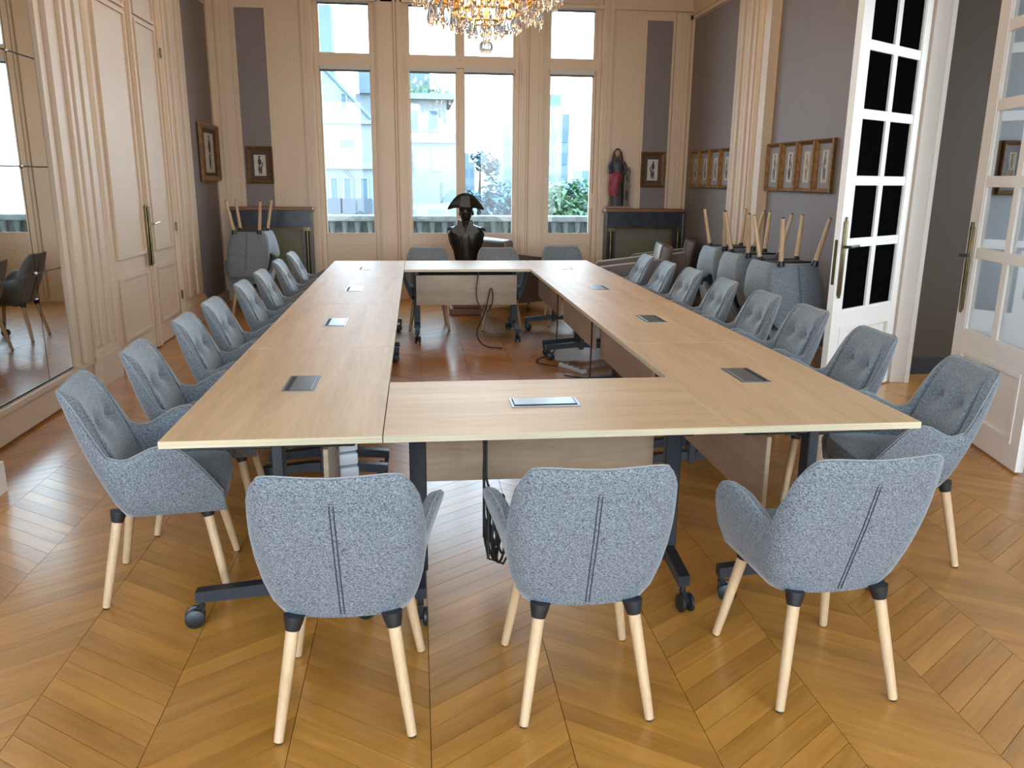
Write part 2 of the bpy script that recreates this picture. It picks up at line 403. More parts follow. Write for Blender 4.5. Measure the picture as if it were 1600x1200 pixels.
# ------------------------------------------------------------------ walls
def wall_back():
    b = MB(); y0, y1 = YB, YB+0.34
    xs = [-4.0, -1.253, -0.486, -0.114, 1.370, 1.706, 2.455, 5.0]
    top = 3.86
    for i in range(0, 7, 2): b.box(xs[i], y0, -0.02, xs[i+1], y1, ZC)
    for i in range(1, 6, 2): b.box(xs[i], y0, top, xs[i+1], y1, ZC)
    o = b.build('wall_back', 'white', None, kind='structure')
    # grey strips (recessed look: thin moulded frame around a painted panel)
    for x0, x1 in ((-2.19, -1.83), (3.045, 3.395)):
        MB().box(x0, y0-0.004, 1.0, x1, y0+0.01, 3.62).build('painted_panel', 'grey', o, label='narrow dark grey painted panel')
        MB().frame(x0-0.03, 0.97, x1+0.03, 3.65, 0.03, y0-0.018, y0).build('panel_moulding', 'white', o)
    # pilasters between the windows with a half-round bead
    for x0, x1, bead in ((-0.46, -0.14, -0.235), (1.395, 1.68, 1.47)):
        p = MB().box(x0, y0-0.05, 0, x1, y0, 3.9)
        p.box(x0+0.02, y0-0.065, 0, x0+0.06, y0-0.05, 3.9); p.box(x1-0.06, y0-0.065, 0, x1-0.02, y0-0.05, 3.9)
        p.build('pilaster', 'white', o)
        MB().tube([(bead, y0-0.06, 0.05), (bead, y0-0.06, 3.85)], 0.022, 10).build('bead', 'white', o, smooth=True)
    # casings outside the side windows
    for x0, x1, q in ((-1.40, -1.262, -1), (2.462, 2.60, 1)):
        p = MB().box(x0, y0-0.04, 0, x1, y0, 3.9)
        p.box(x0+0.02, y0-0.06, 0, x0+0.05, y0-0.04, 3.9); p.box(x0+0.08, y0-0.055, 0, x0+0.11, y0-0.04, 3.9)
        p.build('casing', 'white', o)
    # fluting on the wide white panels
    for x0, x1 in ((-1.78, -1.42), (2.62, 3.0)):
        k = MB(); n = 8
        for i in range(n):
            xx = lerp(x0, x1, (i+0.5)/n); k.box(xx-0.008, y0-0.006, 0, xx+0.008, y0, 3.72)
        k.build('fluting', 'white', o)
    for x0, x1 in ((-2.52, -2.25), (3.43, 3.65)):
        p = MB().box(x0, y0-0.03, 0, x1, y0, 3.72); p.box(lerp(x0, x1, .35), y0-0.05, 0, lerp(x0, x1, .6), y0-0.03, 3.72)
        p.build('corner_strip', 'white', o)
    return o
wall_back()
MB().box(XL, YB-0.05, 3.735, XR, YB-0.003, 3.775).box(XL, YB-0.09, 4.0, XR, YB-0.003, 4.15).build('trim_back', 'white', None, kind='structure')

def window(n, x0, x1, panes):
    """French window: panes = list of (glass_x0, glass_x1)"""
    o = struct_empty('window_%d' % n, ((x0+x1)/2, YB+0.08, 0))
    cx = (x0+x1)/2
    def bx(b, a0, z0, a1, z1, y0, y1): b.box(a0-cx, y0, z0, a1-cx, y1, z1)
    f = MB(); t = 0.055
    bx(f, x0, 0, x0+t, 3.86, -0.03, 0.06); bx(f, x1-t, 0, x1, 3.86, -0.03, 0.06); bx(f, x0+t, 3.80, x1-t, 3.86, -0.03, 0.06)
    bx(f, x0+t, 2.985, x1-t, 3.075, -0.045, 0.06); bx(f, x0+t, 0, x1-t, 0.03, -0.03, 0.06)
    f.build('window_frame', 'white', o)
    for i, (g0, g1) in enumerate(panes):
        s0 = x0+t if i == 0 else (panes[i-1][1]+g0)/2
        s1 = x1-t if i == len(panes)-1 else (g1+panes[i+1][0])/2
        lo = MB()
        bx(lo, s0+.003, 0.035, g0, 2.98, -0.012, 0.04); bx(lo, g1, 0.035, s1-.003, 2.98, -0.012, 0.04)
        bx(lo, g0, 0.72, g1, 0.868, -0.012, 0.04); bx(lo, g0, 2.925, g1, 2.98, -0.012, 0.04); bx(lo, g0, 0.035, g1, 0.16, -0.012, 0.04)
        bx(lo, g0, 0.16, g1, 0.72, 0.008, 0.03)
        lo.build('sash', 'white', o)
        pm = MB(); bx(pm, g0-0.012, 0.866, g1+0.012, 0.882, -0.022, -0.012); pm.frame(g0-cx+0.04, 0.20, g1-cx-0.04, 0.68, 0.02, -0.002, 0.008)
        pm.build('sash_bead', 'white', o)
        g = MB(); bx(g, g0, 0.868, g1, 2.925, 0.012, 0.016); g.build('pane', 'glass', o)
        up = MB()
        bx(up, s0, 3.14, g0, 3.755, -0.014, 0.04); bx(up, g1, 3.14, s1, 3.755, -0.014, 0.04)
        bx(up, s0, 3.076, s1, 3.14, -0.014, 0.04); bx(up, s0, 3.755, s1, 3.80, -0.014, 0.04)
        up.build('transom_sash', 'white', o)
        g = MB(); bx(g, g0, 3.14, g1, 3.755, 0.012, 0.016); g.build('pane', 'glass', o)
        for zz in (2.935, 3.725):
            bl = MB(); bx(bl, g0-0.015, zz, g1+0.015, zz+0.05, -0.05, -0.012); bb = bl.build('roller_blind', 'blind', o)
            db = MB(); bx(db, g0-0.008, zz-0.022, g1+0.008, zz, -0.032, -0.014); db.build('blind_bar', 'blind_dark', bb)
    if len(panes) == 2:
        c = MB(); mx = (panes[0][1]+panes[1][0])/2
        bx(c, mx-0.022, 0.04, mx+0.022, 2.98, -0.032, -0.012); bx(c, mx-0.02, 3.08, mx+0.02, 3.8, -0.03, -0.012)
        c.build('meeting_stile', 'white', o)
    h = MB(); hx = panes[-1][1]+0.03 if n != 1 else panes[0][1]+0.03
    h.tube([(hx-cx, -0.03, 0.25), (hx-cx, -0.03, 2.8)], 0.007, 6); h.box(hx-cx-0.015, -0.05, 1.22, hx-cx+0.015, -0.012, 1.42)
    h.build('espagnolette', 'white', o)
    return o
window(1, -1.253, -0.486, [(-1.178, -0.564)])
window(2, -0.114, 1.370, [(-0.046, 0.535), (0.660, 1.289)])
window(3, 1.706, 2.455, [(1.792, 2.354)])
for nm, x0, x1 in (('portal_left', -1.2, -0.53), ('portal_centre', -0.08, 1.33), ('portal_right', 1.75, 2.40)):
    portal(nm, ((x0+x1)/2, YB+0.36, 2.35), (R(-90), 0, 0), x1-x0, 3.0)

def wall_left():
    o = MB().box(XL-0.3, 3.9, -0.02, XL, YB+0.34, ZC).build('wall_left', 'white', None, kind='structure')
    # grey panel by the corner
    MB().box(XL-0.01, 9.78, 0.14, XL+0.003, 11.02, 3.62).build('painted_panel', 'grey', o, label='grey painted panel by the corner')
    # pilasters: stacked flat and rounded strips
    def pil(y0, y1):
        b = MB().box(XL, y0, 0, XL+0.05, y1, ZC)
        n = 5
        for i in range(n):
            a = lerp(y0, y1, (i+0.18)/n); c = lerp(y0, y1, (i+0.82)/n)
            b.box(XL+0.05, a, 0.32, XL+0.062+0.012*(i % 2), c, ZC-0.2)
        b.box(XL, y0-0.015, 0, XL+0.085, y1+0.015, 0.24); b.box(XL, y0-0.01, 0.24, XL+0.075, y1+0.01, 0.28)
        b.build('pilaster', 'white', o)
    pil(6.46, 6.86); pil(8.95, 9.72)
    # deep rounded casing of the double door
    for yc in (6.94, 8.88):
        MB().tube([(XL+0.03, yc, 0.2), (XL+0.03, yc, 3.36)], 0.045, 12).build('casing', 'white', o, smooth=True)
    b = MB().box(XL, 6.88, 3.30, XL+0.06, 8.94, 3.42).box(XL, 6.84, 3.42, XL+0.10, 8.98, 3.5); b.build('door_head', 'white', o)
    MB().box(XL-0.01, 7.05, 3.52, XL+0.004, 8.78, 4.0).build('painted_panel', 'grey', o, label='grey painted panel over the double door')
    # lower moulding below the mirror
    b = MB().box(XL, 4.6, 0.02, XL+0.03, 6.40, 0.20).box(XL, 4.6, 0.20, XL+0.05, 6.40, 0.235); b.build('mirror_plinth', 'white', o)
    b = MB().box(XL, 6.12, 0.235, XL+0.035, 6.20, ZC).box(XL, 6.24, 0.235, XL+0.06, 6.34, ZC).box(XL, 6.38, 0.235, XL+0.04, 6.45, ZC)
    b.build('mirror_moulding', 'white', o)
    return o
wall_left()
MB().box(XL-0.001, 9.75, 0, XL+0.03, YB-0.05, 0.14).build('baseboard_left', 'white', None, kind='structure')

def mirror():
    t = thing('wall_mirror', 'tall wall mirror of several panes with dark joints on the left wall', 'mirror', (XL+0.002, 5.35, 0))
    zs = [0.245, 0.965, 1.65, 2.345, 3.3]
    ys = [-0.60, 0.02, 0.735]
    # joints stand at Y 5.72 as seen beside the right-hand column
    ys = [-0.55, 0.34, 0.735]
    MB().box(0, ys[0]-0.012, zs[0]-0.012, 0.008, ys[-1]+0.012, zs[-1]+0.012).build('backing', 'slot', t)
    for i in range(len(ys)-1):
        for j in range(len(zs)-1):
            g = 0.0045
            MB().box(0.008, ys[i]+g, zs[j]+g, 0.014, ys[i+1]-g, zs[j+1]-g).build('mirror_pane', 'mirror', t)
    for j in range(1, len(zs)-1):
        MB().lathe([(0.014, 0), (0.014, 0.006), (0.008, 0.012), (0.001, 0.013)], 10).xf(Matrix.Translation((0.012, ys[1], zs[j])) @ Matrix.Rotation(R(90), 4, 'Y')).build('rosette', 'nickel', t, smooth=True)
mirror()

def left_door():
    o = struct_empty('door_1', (XL, 8.02, 0), 0, 'cream panelled double door with a long brass bolt')
    def leaf(y0, y1):
        b = MB().box(0, y0, 0.01, 0.03, y1, 3.30)
        lf = b.build('door_leaf', 'white', o)
        st = 0.10
        for z0, z1 in ((0.24, 0.74), (0.93, 2.95), (3.02, 3.22)):
            MB().box(0.03, y0+st, z0, 0.036, y1-st, z1).build('door_panel', 'white', lf)
            m = MB(); w_ = 0.028
            for a, c, d, e_ in ((y0+st-.02, z0-.02, y1-st+.02, z0+w_-.02), (y0+st-.02, z1-w_+.02, y1-st+.02, z1+.02)):
                m.box(0.03, a, c, 0.052, d, e_)
            for a in (y0+st-.02, y1-st+.02-w_): m.box(0.03, a, z0+w_-.02, 0.052, a+w_, z1-w_+.02)
            m.build('panel_moulding', 'white', lf)
        return lf
    leaf(-0.95, -0.045); l2 = leaf(0.045, 0.80)
    MB().box(0.0, -0.043, 0.01, 0.05, 0.043, 3.30).box(0.05, -0.022, 0.02, 0.065, 0.022, 3.29).build('meeting_stile', 'white', o)
    b = MB().rbox(0.052, -0.132, 0.79, 0.072, -0.075, 1.34, 0.008).tube([(0.08, -0.10, 0.80), (0.08, -0.10, 1.33)], 0.012, 8)
    h = b.build('door_bolt', 'brass', o, smooth=True)
    MB().tube([(0.08, -0.10, 1.17), (0.13, -0.10, 1.17)], 0.01, 8).tube([(0.125, -0.10, 1.17), (0.13, 0.03, 1.18)], [0.011, 0.008], 8).build('door_handle', 'nickel', h, smooth=True)
    for zz in (2.72, 1.05, 0.35):
        MB().tube([(0.06, 0.815, zz), (0.06, 0.815, zz+0.09)], 0.010, 8).build('hinge', 'brass', o, smooth=True)
left_door()

def wall_right():
    o = MB().box(XR, 6.14, -0.02, XR+0.36, YB+0.34, ZC).build('wall_right', 'white', None, kind='structure')
    for y0, y1 in ((6.25, 8.36), (9.38, 11.02)):
        MB().box(XR-0.004, y0, 0.14, XR+0.01, y1, 3.62).build('painted_panel', 'grey', o, label='grey painted panel behind the framed prints')
    b = MB().box(XR-0.06, 8.40, 0, XR, 9.34, ZC)
    for i in range(5):
        a = lerp(8.78, 9.34, (i+0.15)/5); c = lerp(8.78, 9.34, (i+0.8)/5); b.box(XR-0.072-0.012*(i % 2), a, 0.3, XR-0.06, c, ZC-0.2)
    b.box(XR-0.09, 8.40, 0, XR-0.06, 8.55, ZC)
    b.build('pilaster', 'white', o)
    MB().tube([(XR-0.06, 8.66, 0.3), (XR-0.06, 8.66, ZC-0.2)], 0.045, 12).build('bead', 'white', o, smooth=True)
    b = MB().box(XR-0.03, 6.20, 3.63, XR, YB, 3.68).box(XR-0.05, 6.20, 3.68, XR, YB, 3.70); b.build('picture_rail', 'white', o)
    b = MB().box(XR-0.03, 11.03, 0, XR, YB, 3.7); b.build('corner_strip', 'white', o)
wall_right()
MB().box(XR-0.03, 6.25, 0, XR+0.001, 8.39, 0.14).box(XR-0.03, 9.35, 0, XR+0.001, YB-0.03, 0.14).build('baseboard_right', 'white', None, kind='structure')
# far jamb of the opening in the right wall
MB().box(3.86, 6.11, 0, 4.01, 6.20, 3.7).box(3.975, 6.085, 0, 4.012, 6.11, 3.7).build('trim_1', 'cool_white', None, kind='structure')
# room beyond that opening
MB().box(4.0, 6.38, -0.02, 4.66, 7.1, ZC).build('wall_side', 'dim_brown_wall', None, kind='structure')
MB().box(4.66, 6.95, -0.02, 7.6, 7.15, ZC).build('wall_beyond', 'light_grey', None, kind='structure')
MB().box(4.01, 6.36, 0, 4.66, 6.38, 0.14).build('baseboard_side', 'dark_base', None, kind='structure')
MB().box(7.5, 3.5, -0.02, 7.7, 4.6, ZC).box(7.5, 6.6, -0.02, 7.7, 7.1, ZC).box(7.5, 4.6, 3.4, 7.7, 6.6, ZC).box(7.5, 4.6, -0.02, 7.7, 6.6, 0.8).build('wall_far_side', 'light_grey', None, kind='structure')  # unseen window opening added to light the pale grey wall
portal('portal_side', (7.72, 5.6, 2.1), (0, R(90), 0), 2.6, 2.0)
# partition towards the room the picture is taken from
MB().box(-4.6, 3.85, -0.02, -2.20, 4.2, ZC).box(3.36, 3.60, -0.02, 7.6, 3.90, ZC).box(-2.2, 3.60, 3.55, 3.36, 4.0, ZC).build('wall_partition', 'cool_white', None, kind='structure')
MB().box(-2.60, 3.83, 0, -2.15, 4.25, 0.16).box(-2.60, 3.84, 0.16, -2.165, 4.235, ZC-0.3).build('trim_2', 'cool_white', None, kind='structure')
# unseen camera room: window openings enlarged for more fill light
MB().box(-4.8, -3.6, -0.02, -4.5, 3.85, ZC).build('wall_camera_left', 'pale_blue', None, kind='structure')
MB().box(5.2, -3.6, -0.02, 5.4, 3.6, ZC).build('wall_camera_right', 'pale_blue', None, kind='structure')
b = MB(); xs = [-4.6, -4.2, -1.6, -1.1, 1.5, 2.0, 4.8, 5.3]
for i in range(0, 7, 2): b.box(xs[i], -3.7, -0.02, xs[i+1], -3.4, ZC)
for i in range(1, 6, 2): b.box(xs[i], -3.7, 3.8, xs[i+1], -3.4, ZC); b.box(xs[i], -3.7, -0.02, xs[i+1], -3.4, 0.3)
b.build('wall_front', 'pale_blue', None, kind='structure')
for i, (x0, x1) in enumerate(((-4.2, -1.6), (-1.1, 1.5), (2.0, 4.8))):
    portal('portal_front', ((x0+x1)/2, -3.72, 2.05), (R(90), 0, 0), x1-x0, 3.5)
MB().box(-4.8, 3.75, ZC, 7.7, YB+0.4, ZC+0.15).build('ceiling', 'ceil', None, kind='structure')
MB().box(-4.8, -3.7, ZC, 7.7, 3.75, ZC+0.15).build('ceiling_front', 'pale_blue', None, kind='structure')

# ------------------------------------------------------------------ glazed door leaves
def glazed_leaf(n, hinge_left, pos, ang, glassm, label):
    """local x runs along the leaf from the handle edge (0) to the hinge (1.0); the room side is -y"""
    o = struct_empty('door_%d' % n, pos, ang, label)
    W_, T = 1.0, 0.045
    zs = [0.70, 1.172, 1.611, 2.062, 2.512, 2.962, 3.40]
    x0, xm, x1 = 0.13, 0.52, 0.905
    b = MB()
    b.box(0, 0, 0.012, x0, T, 3.55); b.box(x1, 0, 0.012, W_, T, 3.55); b.box(x0, 0, 3.42, x1, T, 3.55)
    b.box(x0, 0, 0.56, x1, T, 0.675); b.box(x0, 0, 0.012, x1, T, 0.15)
    b.build('door_frame', 'cool_white', o)
    MB().box(x0, 0.014, 0.15, x1, 0.032, 0.56).build('door_panel', 'cool_white', o)
    MB().frame(x0, 0.15, x1, 0.56, 0.03, -0.006, 0.014).build('panel_moulding', 'cool_white', o)
    m = MB().box(xm-0.018, 0.004, 0.675, xm+0.018, T-0.004, 3.42)
    for z in zs[1:-1]: m.box(x0, 0.003, z-0.02, x1, T-0.003, z+0.02)
    m.build('glazing_bar', 'cool_white', o)
    for a0, a1 in ((x0, xm-0.018), (xm+0.018, x1)):
        for z0, z1 in zip(zs, zs[1:]):
            z0 = z0-0.025 if z0 == zs[0] else z0+0.02; z1 = z1+0.02 if z1 == zs[-1] else z1-0.02
            MB().box(a0, 0.020, z0, a1, 0.024, z1).build('pane', glassm, o)
            f = MB().frame(a0, z0, a1, z1, 0.013, 0.004, 0.020); f.build('pane_bead', 'cool_white', o)
    pl = MB().rbox(0.03, -0.010, 0.80, 0.085, 0.0, 1.33, 0.004).rbox(0.045, -0.014, 0.78, 0.07, -0.002, 1.36, 0.004).build('lock_plate', 'brass', o, smooth=True)
    MB().tube([(0.058, -0.01, 1.15), (0.058, -0.06, 1.15)], 0.010, 8).tube([(0.055, -0.055, 1.15), (0.17, -0.06, 1.155)], [0.011, 0.009], 8).build('door_handle', 'black', pl, smooth=True)
    MB().box(-0.002, 0.012, 0.88, 0.001, 0.034, 1.2).build('lock_edge', 'brass', o)
    return o
a1 = R(90-56.5)
e1 = Vector((math.sin(R(56.5)), math.cos(R(56.5)), 0))
p1 = Vector((3.092, 5.604, 0)) - 0.13*e1
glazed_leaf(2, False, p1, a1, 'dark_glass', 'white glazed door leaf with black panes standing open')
e2 = Vector((-math.sin(R(12)), -math.cos(R(12)), 0))
glazed_leaf(3, False, Vector((3.548, 4.96, 0)), math.atan2(e2.y, e2.x), 'door_glass', 'white glazed door leaf with clear panes at the right edge')
#@@OBJECTS@@
# ------------------------------------------------------------------ conference tables
def caster_mesh():
    b = MB().tube([(0, 0, 0.065), (0, 0, 0.135)], 0.011, 8)
    b.prism([(-0.012, 0.075), (0.014, 0.075), (0.046, 0.045), (0.040, 0.030), (0.020, 0.030)], -0.009, 0.009, 'y')
    return b.mesh('caster', True)
def wheel_mesh():
    b = MB()
    for y0, y1 in ((-0.027, -0.010), (0.010, 0.027)):
        prof = [(0.004, y0), (0.030, y0), (0.036, y0+0.004), (0.036, y1-0.004), (0.030, y1), (0.004, y1)]
        q = MB().lathe(prof, 16).xf(Matrix.Translation((0.026, 0, 0.036)) @ Matrix.Rotation(R(90), 4, 'X')); b.merge(q)
    return b.mesh('wheel', True)
CM = caster_mesh(); CM.materials.append(M['black']); WM = wheel_mesh(); WM.materials.append(M['black'])
def make_table(L, D, label, box=True, slot_side=1, post_y=-0.10):
    t = thing('conference_table', label, 'table', group='tables of the rectangle')
    h = 0.745
    MB().rbox(-L/2+.0015, -D/2+.0015, h-0.0245, L/2-.0015, D/2-.0015, h, 0.0012, 1).build('table_top', 'lamX', t)
    e = MB()
    a, c = L/2-.0005, D/2-.0005
    for x0, y0, x1, y1 in ((-a, -c, a, -c+.003), (-a, c-.003, a, c), (-a, -c+.003, -a+.003, c-.003), (a-.003, -c+.003, a, c-.003)):
        e.box(x0, y0, h-0.0248, x1, y1, h-0.0006)
    e.build('edge_band', 'edge', t)
    MB().rbox(-L/2+0.11, D/2-0.215, 0.365, L/2-0.11, D/2-0.197, 0.665, 0.002, 1).build('modesty_panel', 'panel', t)
    for s in (-1, 1):
        x = s*(L/2-0.115)
        MB().rbox(x-0.032, post_y-0.02, 0.10, x+0.032, post_y+0.02, 0.70, 0.004, 1).build('leg_post', 'steel', t)
        MB().rbox(x-0.022, -D/2+0.10, 0.680, x+0.022, D/2-0.10, 0.7205, 0.004, 1).build('top_bracket', 'black', t)
        f = MB().prism([(-D/2+0.045, 0.098), (-D/2+0.045, 0.140), (post_y-0.06, 0.165), (post_y+0.06, 0.165), (D/2-0.045, 0.140), (D/2-0.045, 0.098), (post_y+0.06, 0.118), (post_y-0.06, 0.118)], x-0.022, x+0.022, 'x')
        f.build('foot_beam', 'steel', t)
        for q in (-1, 1):
            cst = inst(CM, 'caster', t, (x, q*(D/2-0.06), 0), (0, 0, -PI/2+random.uniform(-0.3, 0.3)))
            inst(WM, 'wheel', cst)
    b = MB().tube([(-L/2+0.115, post_y, 0.655), (L/2-0.115, post_y, 0.655)], 0.018, 8)
    b.build('crossbar', 'steel', t, smooth=True)
    if box:
        p = MB().frame(-0.135, -0.065, 0.135, 0.065, 0.010, 0, 0.003).xf(Matrix.Translation((0, 0, h+0.003)) @ Matrix.Rotation(R(-90), 4, 'X'))
        po = p.build('power_flap', 'alu', t)
        MB().box(-0.125, -0.055, h-0.0005, 0.125, 0.055, h+0.0006).build('flap_recess', 'slot', po)
        y0, y1 = (-0.036, 0.053) if slot_side > 0 else (-0.053, 0.036)
        MB().rbox(-0.122, y0, h+0.0006, 0.122, y1, h+0.0045, 0.0012, 1).build('flap_lid', 'alu', po)
    return t
TX = [-0.868, -0.1305, 1.1046, 1.8331]; TY = [2.674, 3.434, 7.920, 8.786]
LS = (TY[3]-TY[0])/4
ordw = ['nearest', 'second', 'third', 'farthest']
tl = make_table(LS-0.001, TX[1]-TX[0]-0.001, '', post_y=0.0)
tl['label'] = 'oak conference table, nearest of four along the left side'
tl.location = ((TX[0]+TX[1])/2, TY[0]+LS/2, 0); tl.rotation_euler = (0, 0, R(-90))
for i in range(1, 4):
    dup(tl, 'oak conference table, %s from the front along the left side' % ordw[i], ((TX[0]+TX[1])/2, TY[0]+LS*(i+.5), 0), R(-90))
for i in range(4):
    dup(tl, 'oak conference table, %s along the right side' % ['nearest of four', 'second from the front', 'third from the front', 'farthest'][i], ((TX[2]+TX[3])/2, TY[0]+LS*(i+.5), 0), R(90))
tf = make_table(TX[2]-TX[1]-0.005, TY[1]-TY[0], 'oak conference table closing the near end, with a wide grey power flap', slot_side=1)
tf.location = ((TX[1]+TX[2])/2, (TY[0]+TY[1])/2, 0)
tb = make_table(TX[2]-TX[1]-0.005, TY[3]-TY[2], 'oak conference table closing the far end before the windows', box=False, post_y=0.02)
tb.location = ((TX[1]+TX[2])/2, (TY[2]+TY[3])/2, 0); tb.rotation_euler = (0, 0, PI)

# ------------------------------------------------------------------ upholstered armchairs with beech legs
def chair_shell():
    YR = [(.365, -.158), (.46, -.192), (.62, -.250), (.86, -.325)]
    WB = [(.365, .196), (.40, .214), (.47, .232), (.56, .243), (.66, .246), (.77, .240), (.86, .226)]
    WA = [(.365, .200), (.44, .232), (.55, .276), (.66, .316)]
    AT = [(0, .858), (18, .857), (36, .850), (50, .828), (62, .790), (75, .715), (83, .655), (90, .617)]
    ST = [(0, .617), (.12, .598), (.28, .625), (.45, .658), (.58, .664), (.70, .640), (.84, .555), (1, .450)]
    cols = [('b', k/6) for k in range(7)] + [('a', a) for a in range(9, 91, 9)] + [('s', k/12) for k in range(1, 13)]
    rc = 0.085
    def ztop(c):
        if c[0] == 'b': return .858-.006*(1-c[1])
        if c[0] == 'a': return tab(AT, c[1])
        return tab(ST, c[1])
    def plan(c, z):
        yr = tab(YR, z); wb = tab(WB, z); wa = tab(WA, z)
        if c[0] == 'b': x = c[1]*(wb-rc); return x, yr+.012*c[1]**2, (0, 1)
        if c[0] == 'a':
            a = R(c[1]); return wb-rc+rc*math.sin(a), yr+.012+rc*(1-math.cos(a)), (-math.sin(a), math.cos(a))
        v = c[1]; s = v*v*(3-2*v); y0 = yr+.012+rc
        return lerp(wb, wa, min(1, s*1.15)), lerp(y0, .238, v), (-1, 0)
    def thick(c, z):
        tb = tab([(.5, .085), (.72, .070), (.80, .056), (.845, .034)], z)
        if c[0] == 'b': return tb
        if c[0] == 'a': return lerp(tb, .048, c[1]/90)
        return .046
    rows_o = [k/10 for k in range(11)]; NI = 12
    half = []; rim = []
    for c in cols:
        zt = ztop(c); r = .014; prof = []
        def put(z, d):
            x, y, n = plan(c, z); 
            prof.append((x+n[0]*d, y+n[1]*d, z))
        z0 = .355
        put(z0, .018); put(z0+.004, .006)
        for t in rows_o[1:]: put(lerp(z0+.004, zt-r, t), 0)
        th = thick(c, zt-r)
        for a in (30, 60, 90, 120, 150):
            put(zt-r+r*math.sin(R(a))-(.35*r*(1-math.cos(R(a)))), th/2*(1-math.cos(R(a))))
        for k in range(NI+1):
            z = lerp(zt-1.7*r, .40, k/NI); x, y, n = plan(c, z); d = thick(c, z)
            bulge = .010*math.sin(PI*min(1, max(0, (z-.44)/(.84-.44)))) if c[0] == 'b' else 0
            dim = 0
            if c[0] in 'ba':
                xx = x+n[0]*d
                for cx in (-.082, .082):
                    dim += .024*math.exp(-((xx-cx)**2+(z-.690)**2)/(2*.022**2))+.007*math.exp(-((xx-cx)**2)/(2*.06**2)-((z-.690)**2)/(2*.02**2))
            d2 = max(.02, d+bulge-dim)
            prof.append((x+n[0]*d2, y+n[1]*d2, z))
        half.append(prof); rim.append(prof[13])
    full = [[(-x, y, z) for x, y, z in p] for p in half[:0:-1]] + half
    rimf = [(-x, y, z) for x, y, z in rim[:0:-1]] + rim
    n = len(full[0]); b = MB(); vs = [p for c in full for p in c]; fs = []
    for i in range(len(full)-1):
        for k in range(n-1): fs.append((i*n+k, (i+1)*n+k, (i+1)*n+k+1, i*n+k+1))
        fs.append((i*n+n-1, (i+1)*n+n-1, (i+1)*n, i*n))
    fs.append(tuple(range(n))); fs.append(tuple((len(full)-1)*n+k for k in range(n-1, -1, -1)))
    b.add(vs, fs)
    return b, rimf
def make_chair():
    t = thing('conference_chair', '', 'chair', group='grey conference chairs')
    sh, rim = chair_shell()
    o = sh.build('backrest', 'fabric', t, smooth=True)
    MB().tube([(x, y, z+.001) for x, y, z in rim], .0023, 6).build('piping', 'pipe', o, smooth=True)
    s = MB()
    for dx in (-.0055, .0055):
        s.tube([(dx, tab([(.365, -.158), (.46, -.192), (.62, -.250), (.86, -.325)], z)-.0008, z) for z in (.376, .40, .43, .46, .5, .54, .58, .62, .66, .70, .735, .765)], .0017, 5)
    s.build('back_seam', 'seam', o)
    # seat cushion with a rounded front between the arms
    b = MB(); rows = []
    for z, ins in ((.392, .020), (.40, .006), (.43, 0), (.455, .001), (.470, .008), (.478, .026)):
        ring = []
        for k in range(40):
            a = 2*PI*k/40; ca, sa = math.cos(a), math.sin(a)
            px = math.copysign(abs(ca)**.42, ca)*(.222-ins); py = math.copysign(abs(sa)**.42, sa)*(.192-ins)+.058
            if py < 0: px *= .86
            ring.append((px, py, z+.006*(1-abs(ca))*(1 if z > .46 else 0)))
        rows.append(ring)
    vs = [p for r_ in rows for p in r_]; fs = [(i*40+k, i*40+(k+1) % 40, (i+1)*40+(k+1) % 40, (i+1)*40+k) for i in range(5) for k in range(40)]
    vs.append((0, .058, .488)); top = len(vs)-1
    fs += [(5*40+k, 5*40+(k+1) % 40, top) for k in range(40)]; fs.append(tuple(range(39, -1, -1)))
    b.add(vs, fs).build('seat', 'fabric', t, smooth=True)
    MB().rbox(-.160, -.095, .350, .160, .185, .370, .006, 1).box(-.15, -.10, .343, .15, -.07, .36).box(-.16, .13, .345, .16, .18, .36).build('base_plate', 'black', t)
    for sx in (-1, 1):
        for top, foot in (((.138, -.148), (.194, -.222)), ((.152, .160), (.212, .228))):
            T = Vector((sx*top[0], top[1], .385)); F = Vector((sx*foot[0], foot[1], 0.0))
            def at(z): return T.lerp(F, (T.z-z)/(T.z-F.z))
            l = MB().tube([at(.34), at(.17), at(.006)], [.0195, .0175, .0145], 14).build('leg', 'beech', t, smooth=True)
            MB().tube([at(.372), at(.355), at(.330)], [.031, .028, .0215], 14).build('leg_socket', 'black', l, smooth=True)
            MB().tube([at(.008), at(0.0)], [.0125, .0115], 10).build('foot_pad', 'black', l, smooth=True)
    return t
chair = make_chair(); used = [False]
def put_chair(label, loc, rz=0, rot=None):
    if not used[0]:
        used[0] = True; chair.location = loc; chair.rotation_euler = rot if rot else (0, 0, rz); chair['label'] = label; return chair
    return dup(chair, label, loc, rz, rot)
# near end: backs to the camera
put_chair('left one of three grey chairs seen from behind at the near end', (-0.230, 2.315, 0), R(-1.5))
put_chair('middle one of three grey chairs seen from behind at the near end', (0.488, 2.315, 0), R(-1))
put_chair('right one of three grey chairs at the near end, turned slightly', (1.274, 2.318, 0), R(3))
nth = ['nearest the camera', 'second from the camera', 'third from the camera', 'fourth from the camera', 'fifth from the camera', 'sixth from the camera', 'second from the windows', 'nearest the windows']
for i, (y, a) in enumerate([(3.165, 8), (3.80, 4), (4.585, 2), (5.208, 0), (6.11, 0), (6.851, -1), (7.74, 1), (8.55, 0)]):
    put_chair('grey tufted chair %s in the left row' % nth[i], (-1.0 if i else -1.01, y, 0), R(-90+a))
for i, (x, y, a) in enumerate([(2.07, 3.164, -6), (2.07, 3.902, -2), (2.12, 4.692, 0), (2.12, 5.349, 1), (2.12, 6.101, 0), (2.11, 6.861, 2), (2.07, 7.464, 0), (2.07, 8.195, 0)]):
    put_chair('grey tufted chair %s in the right row' % nth[i], (x, y, 0), R(90+a))
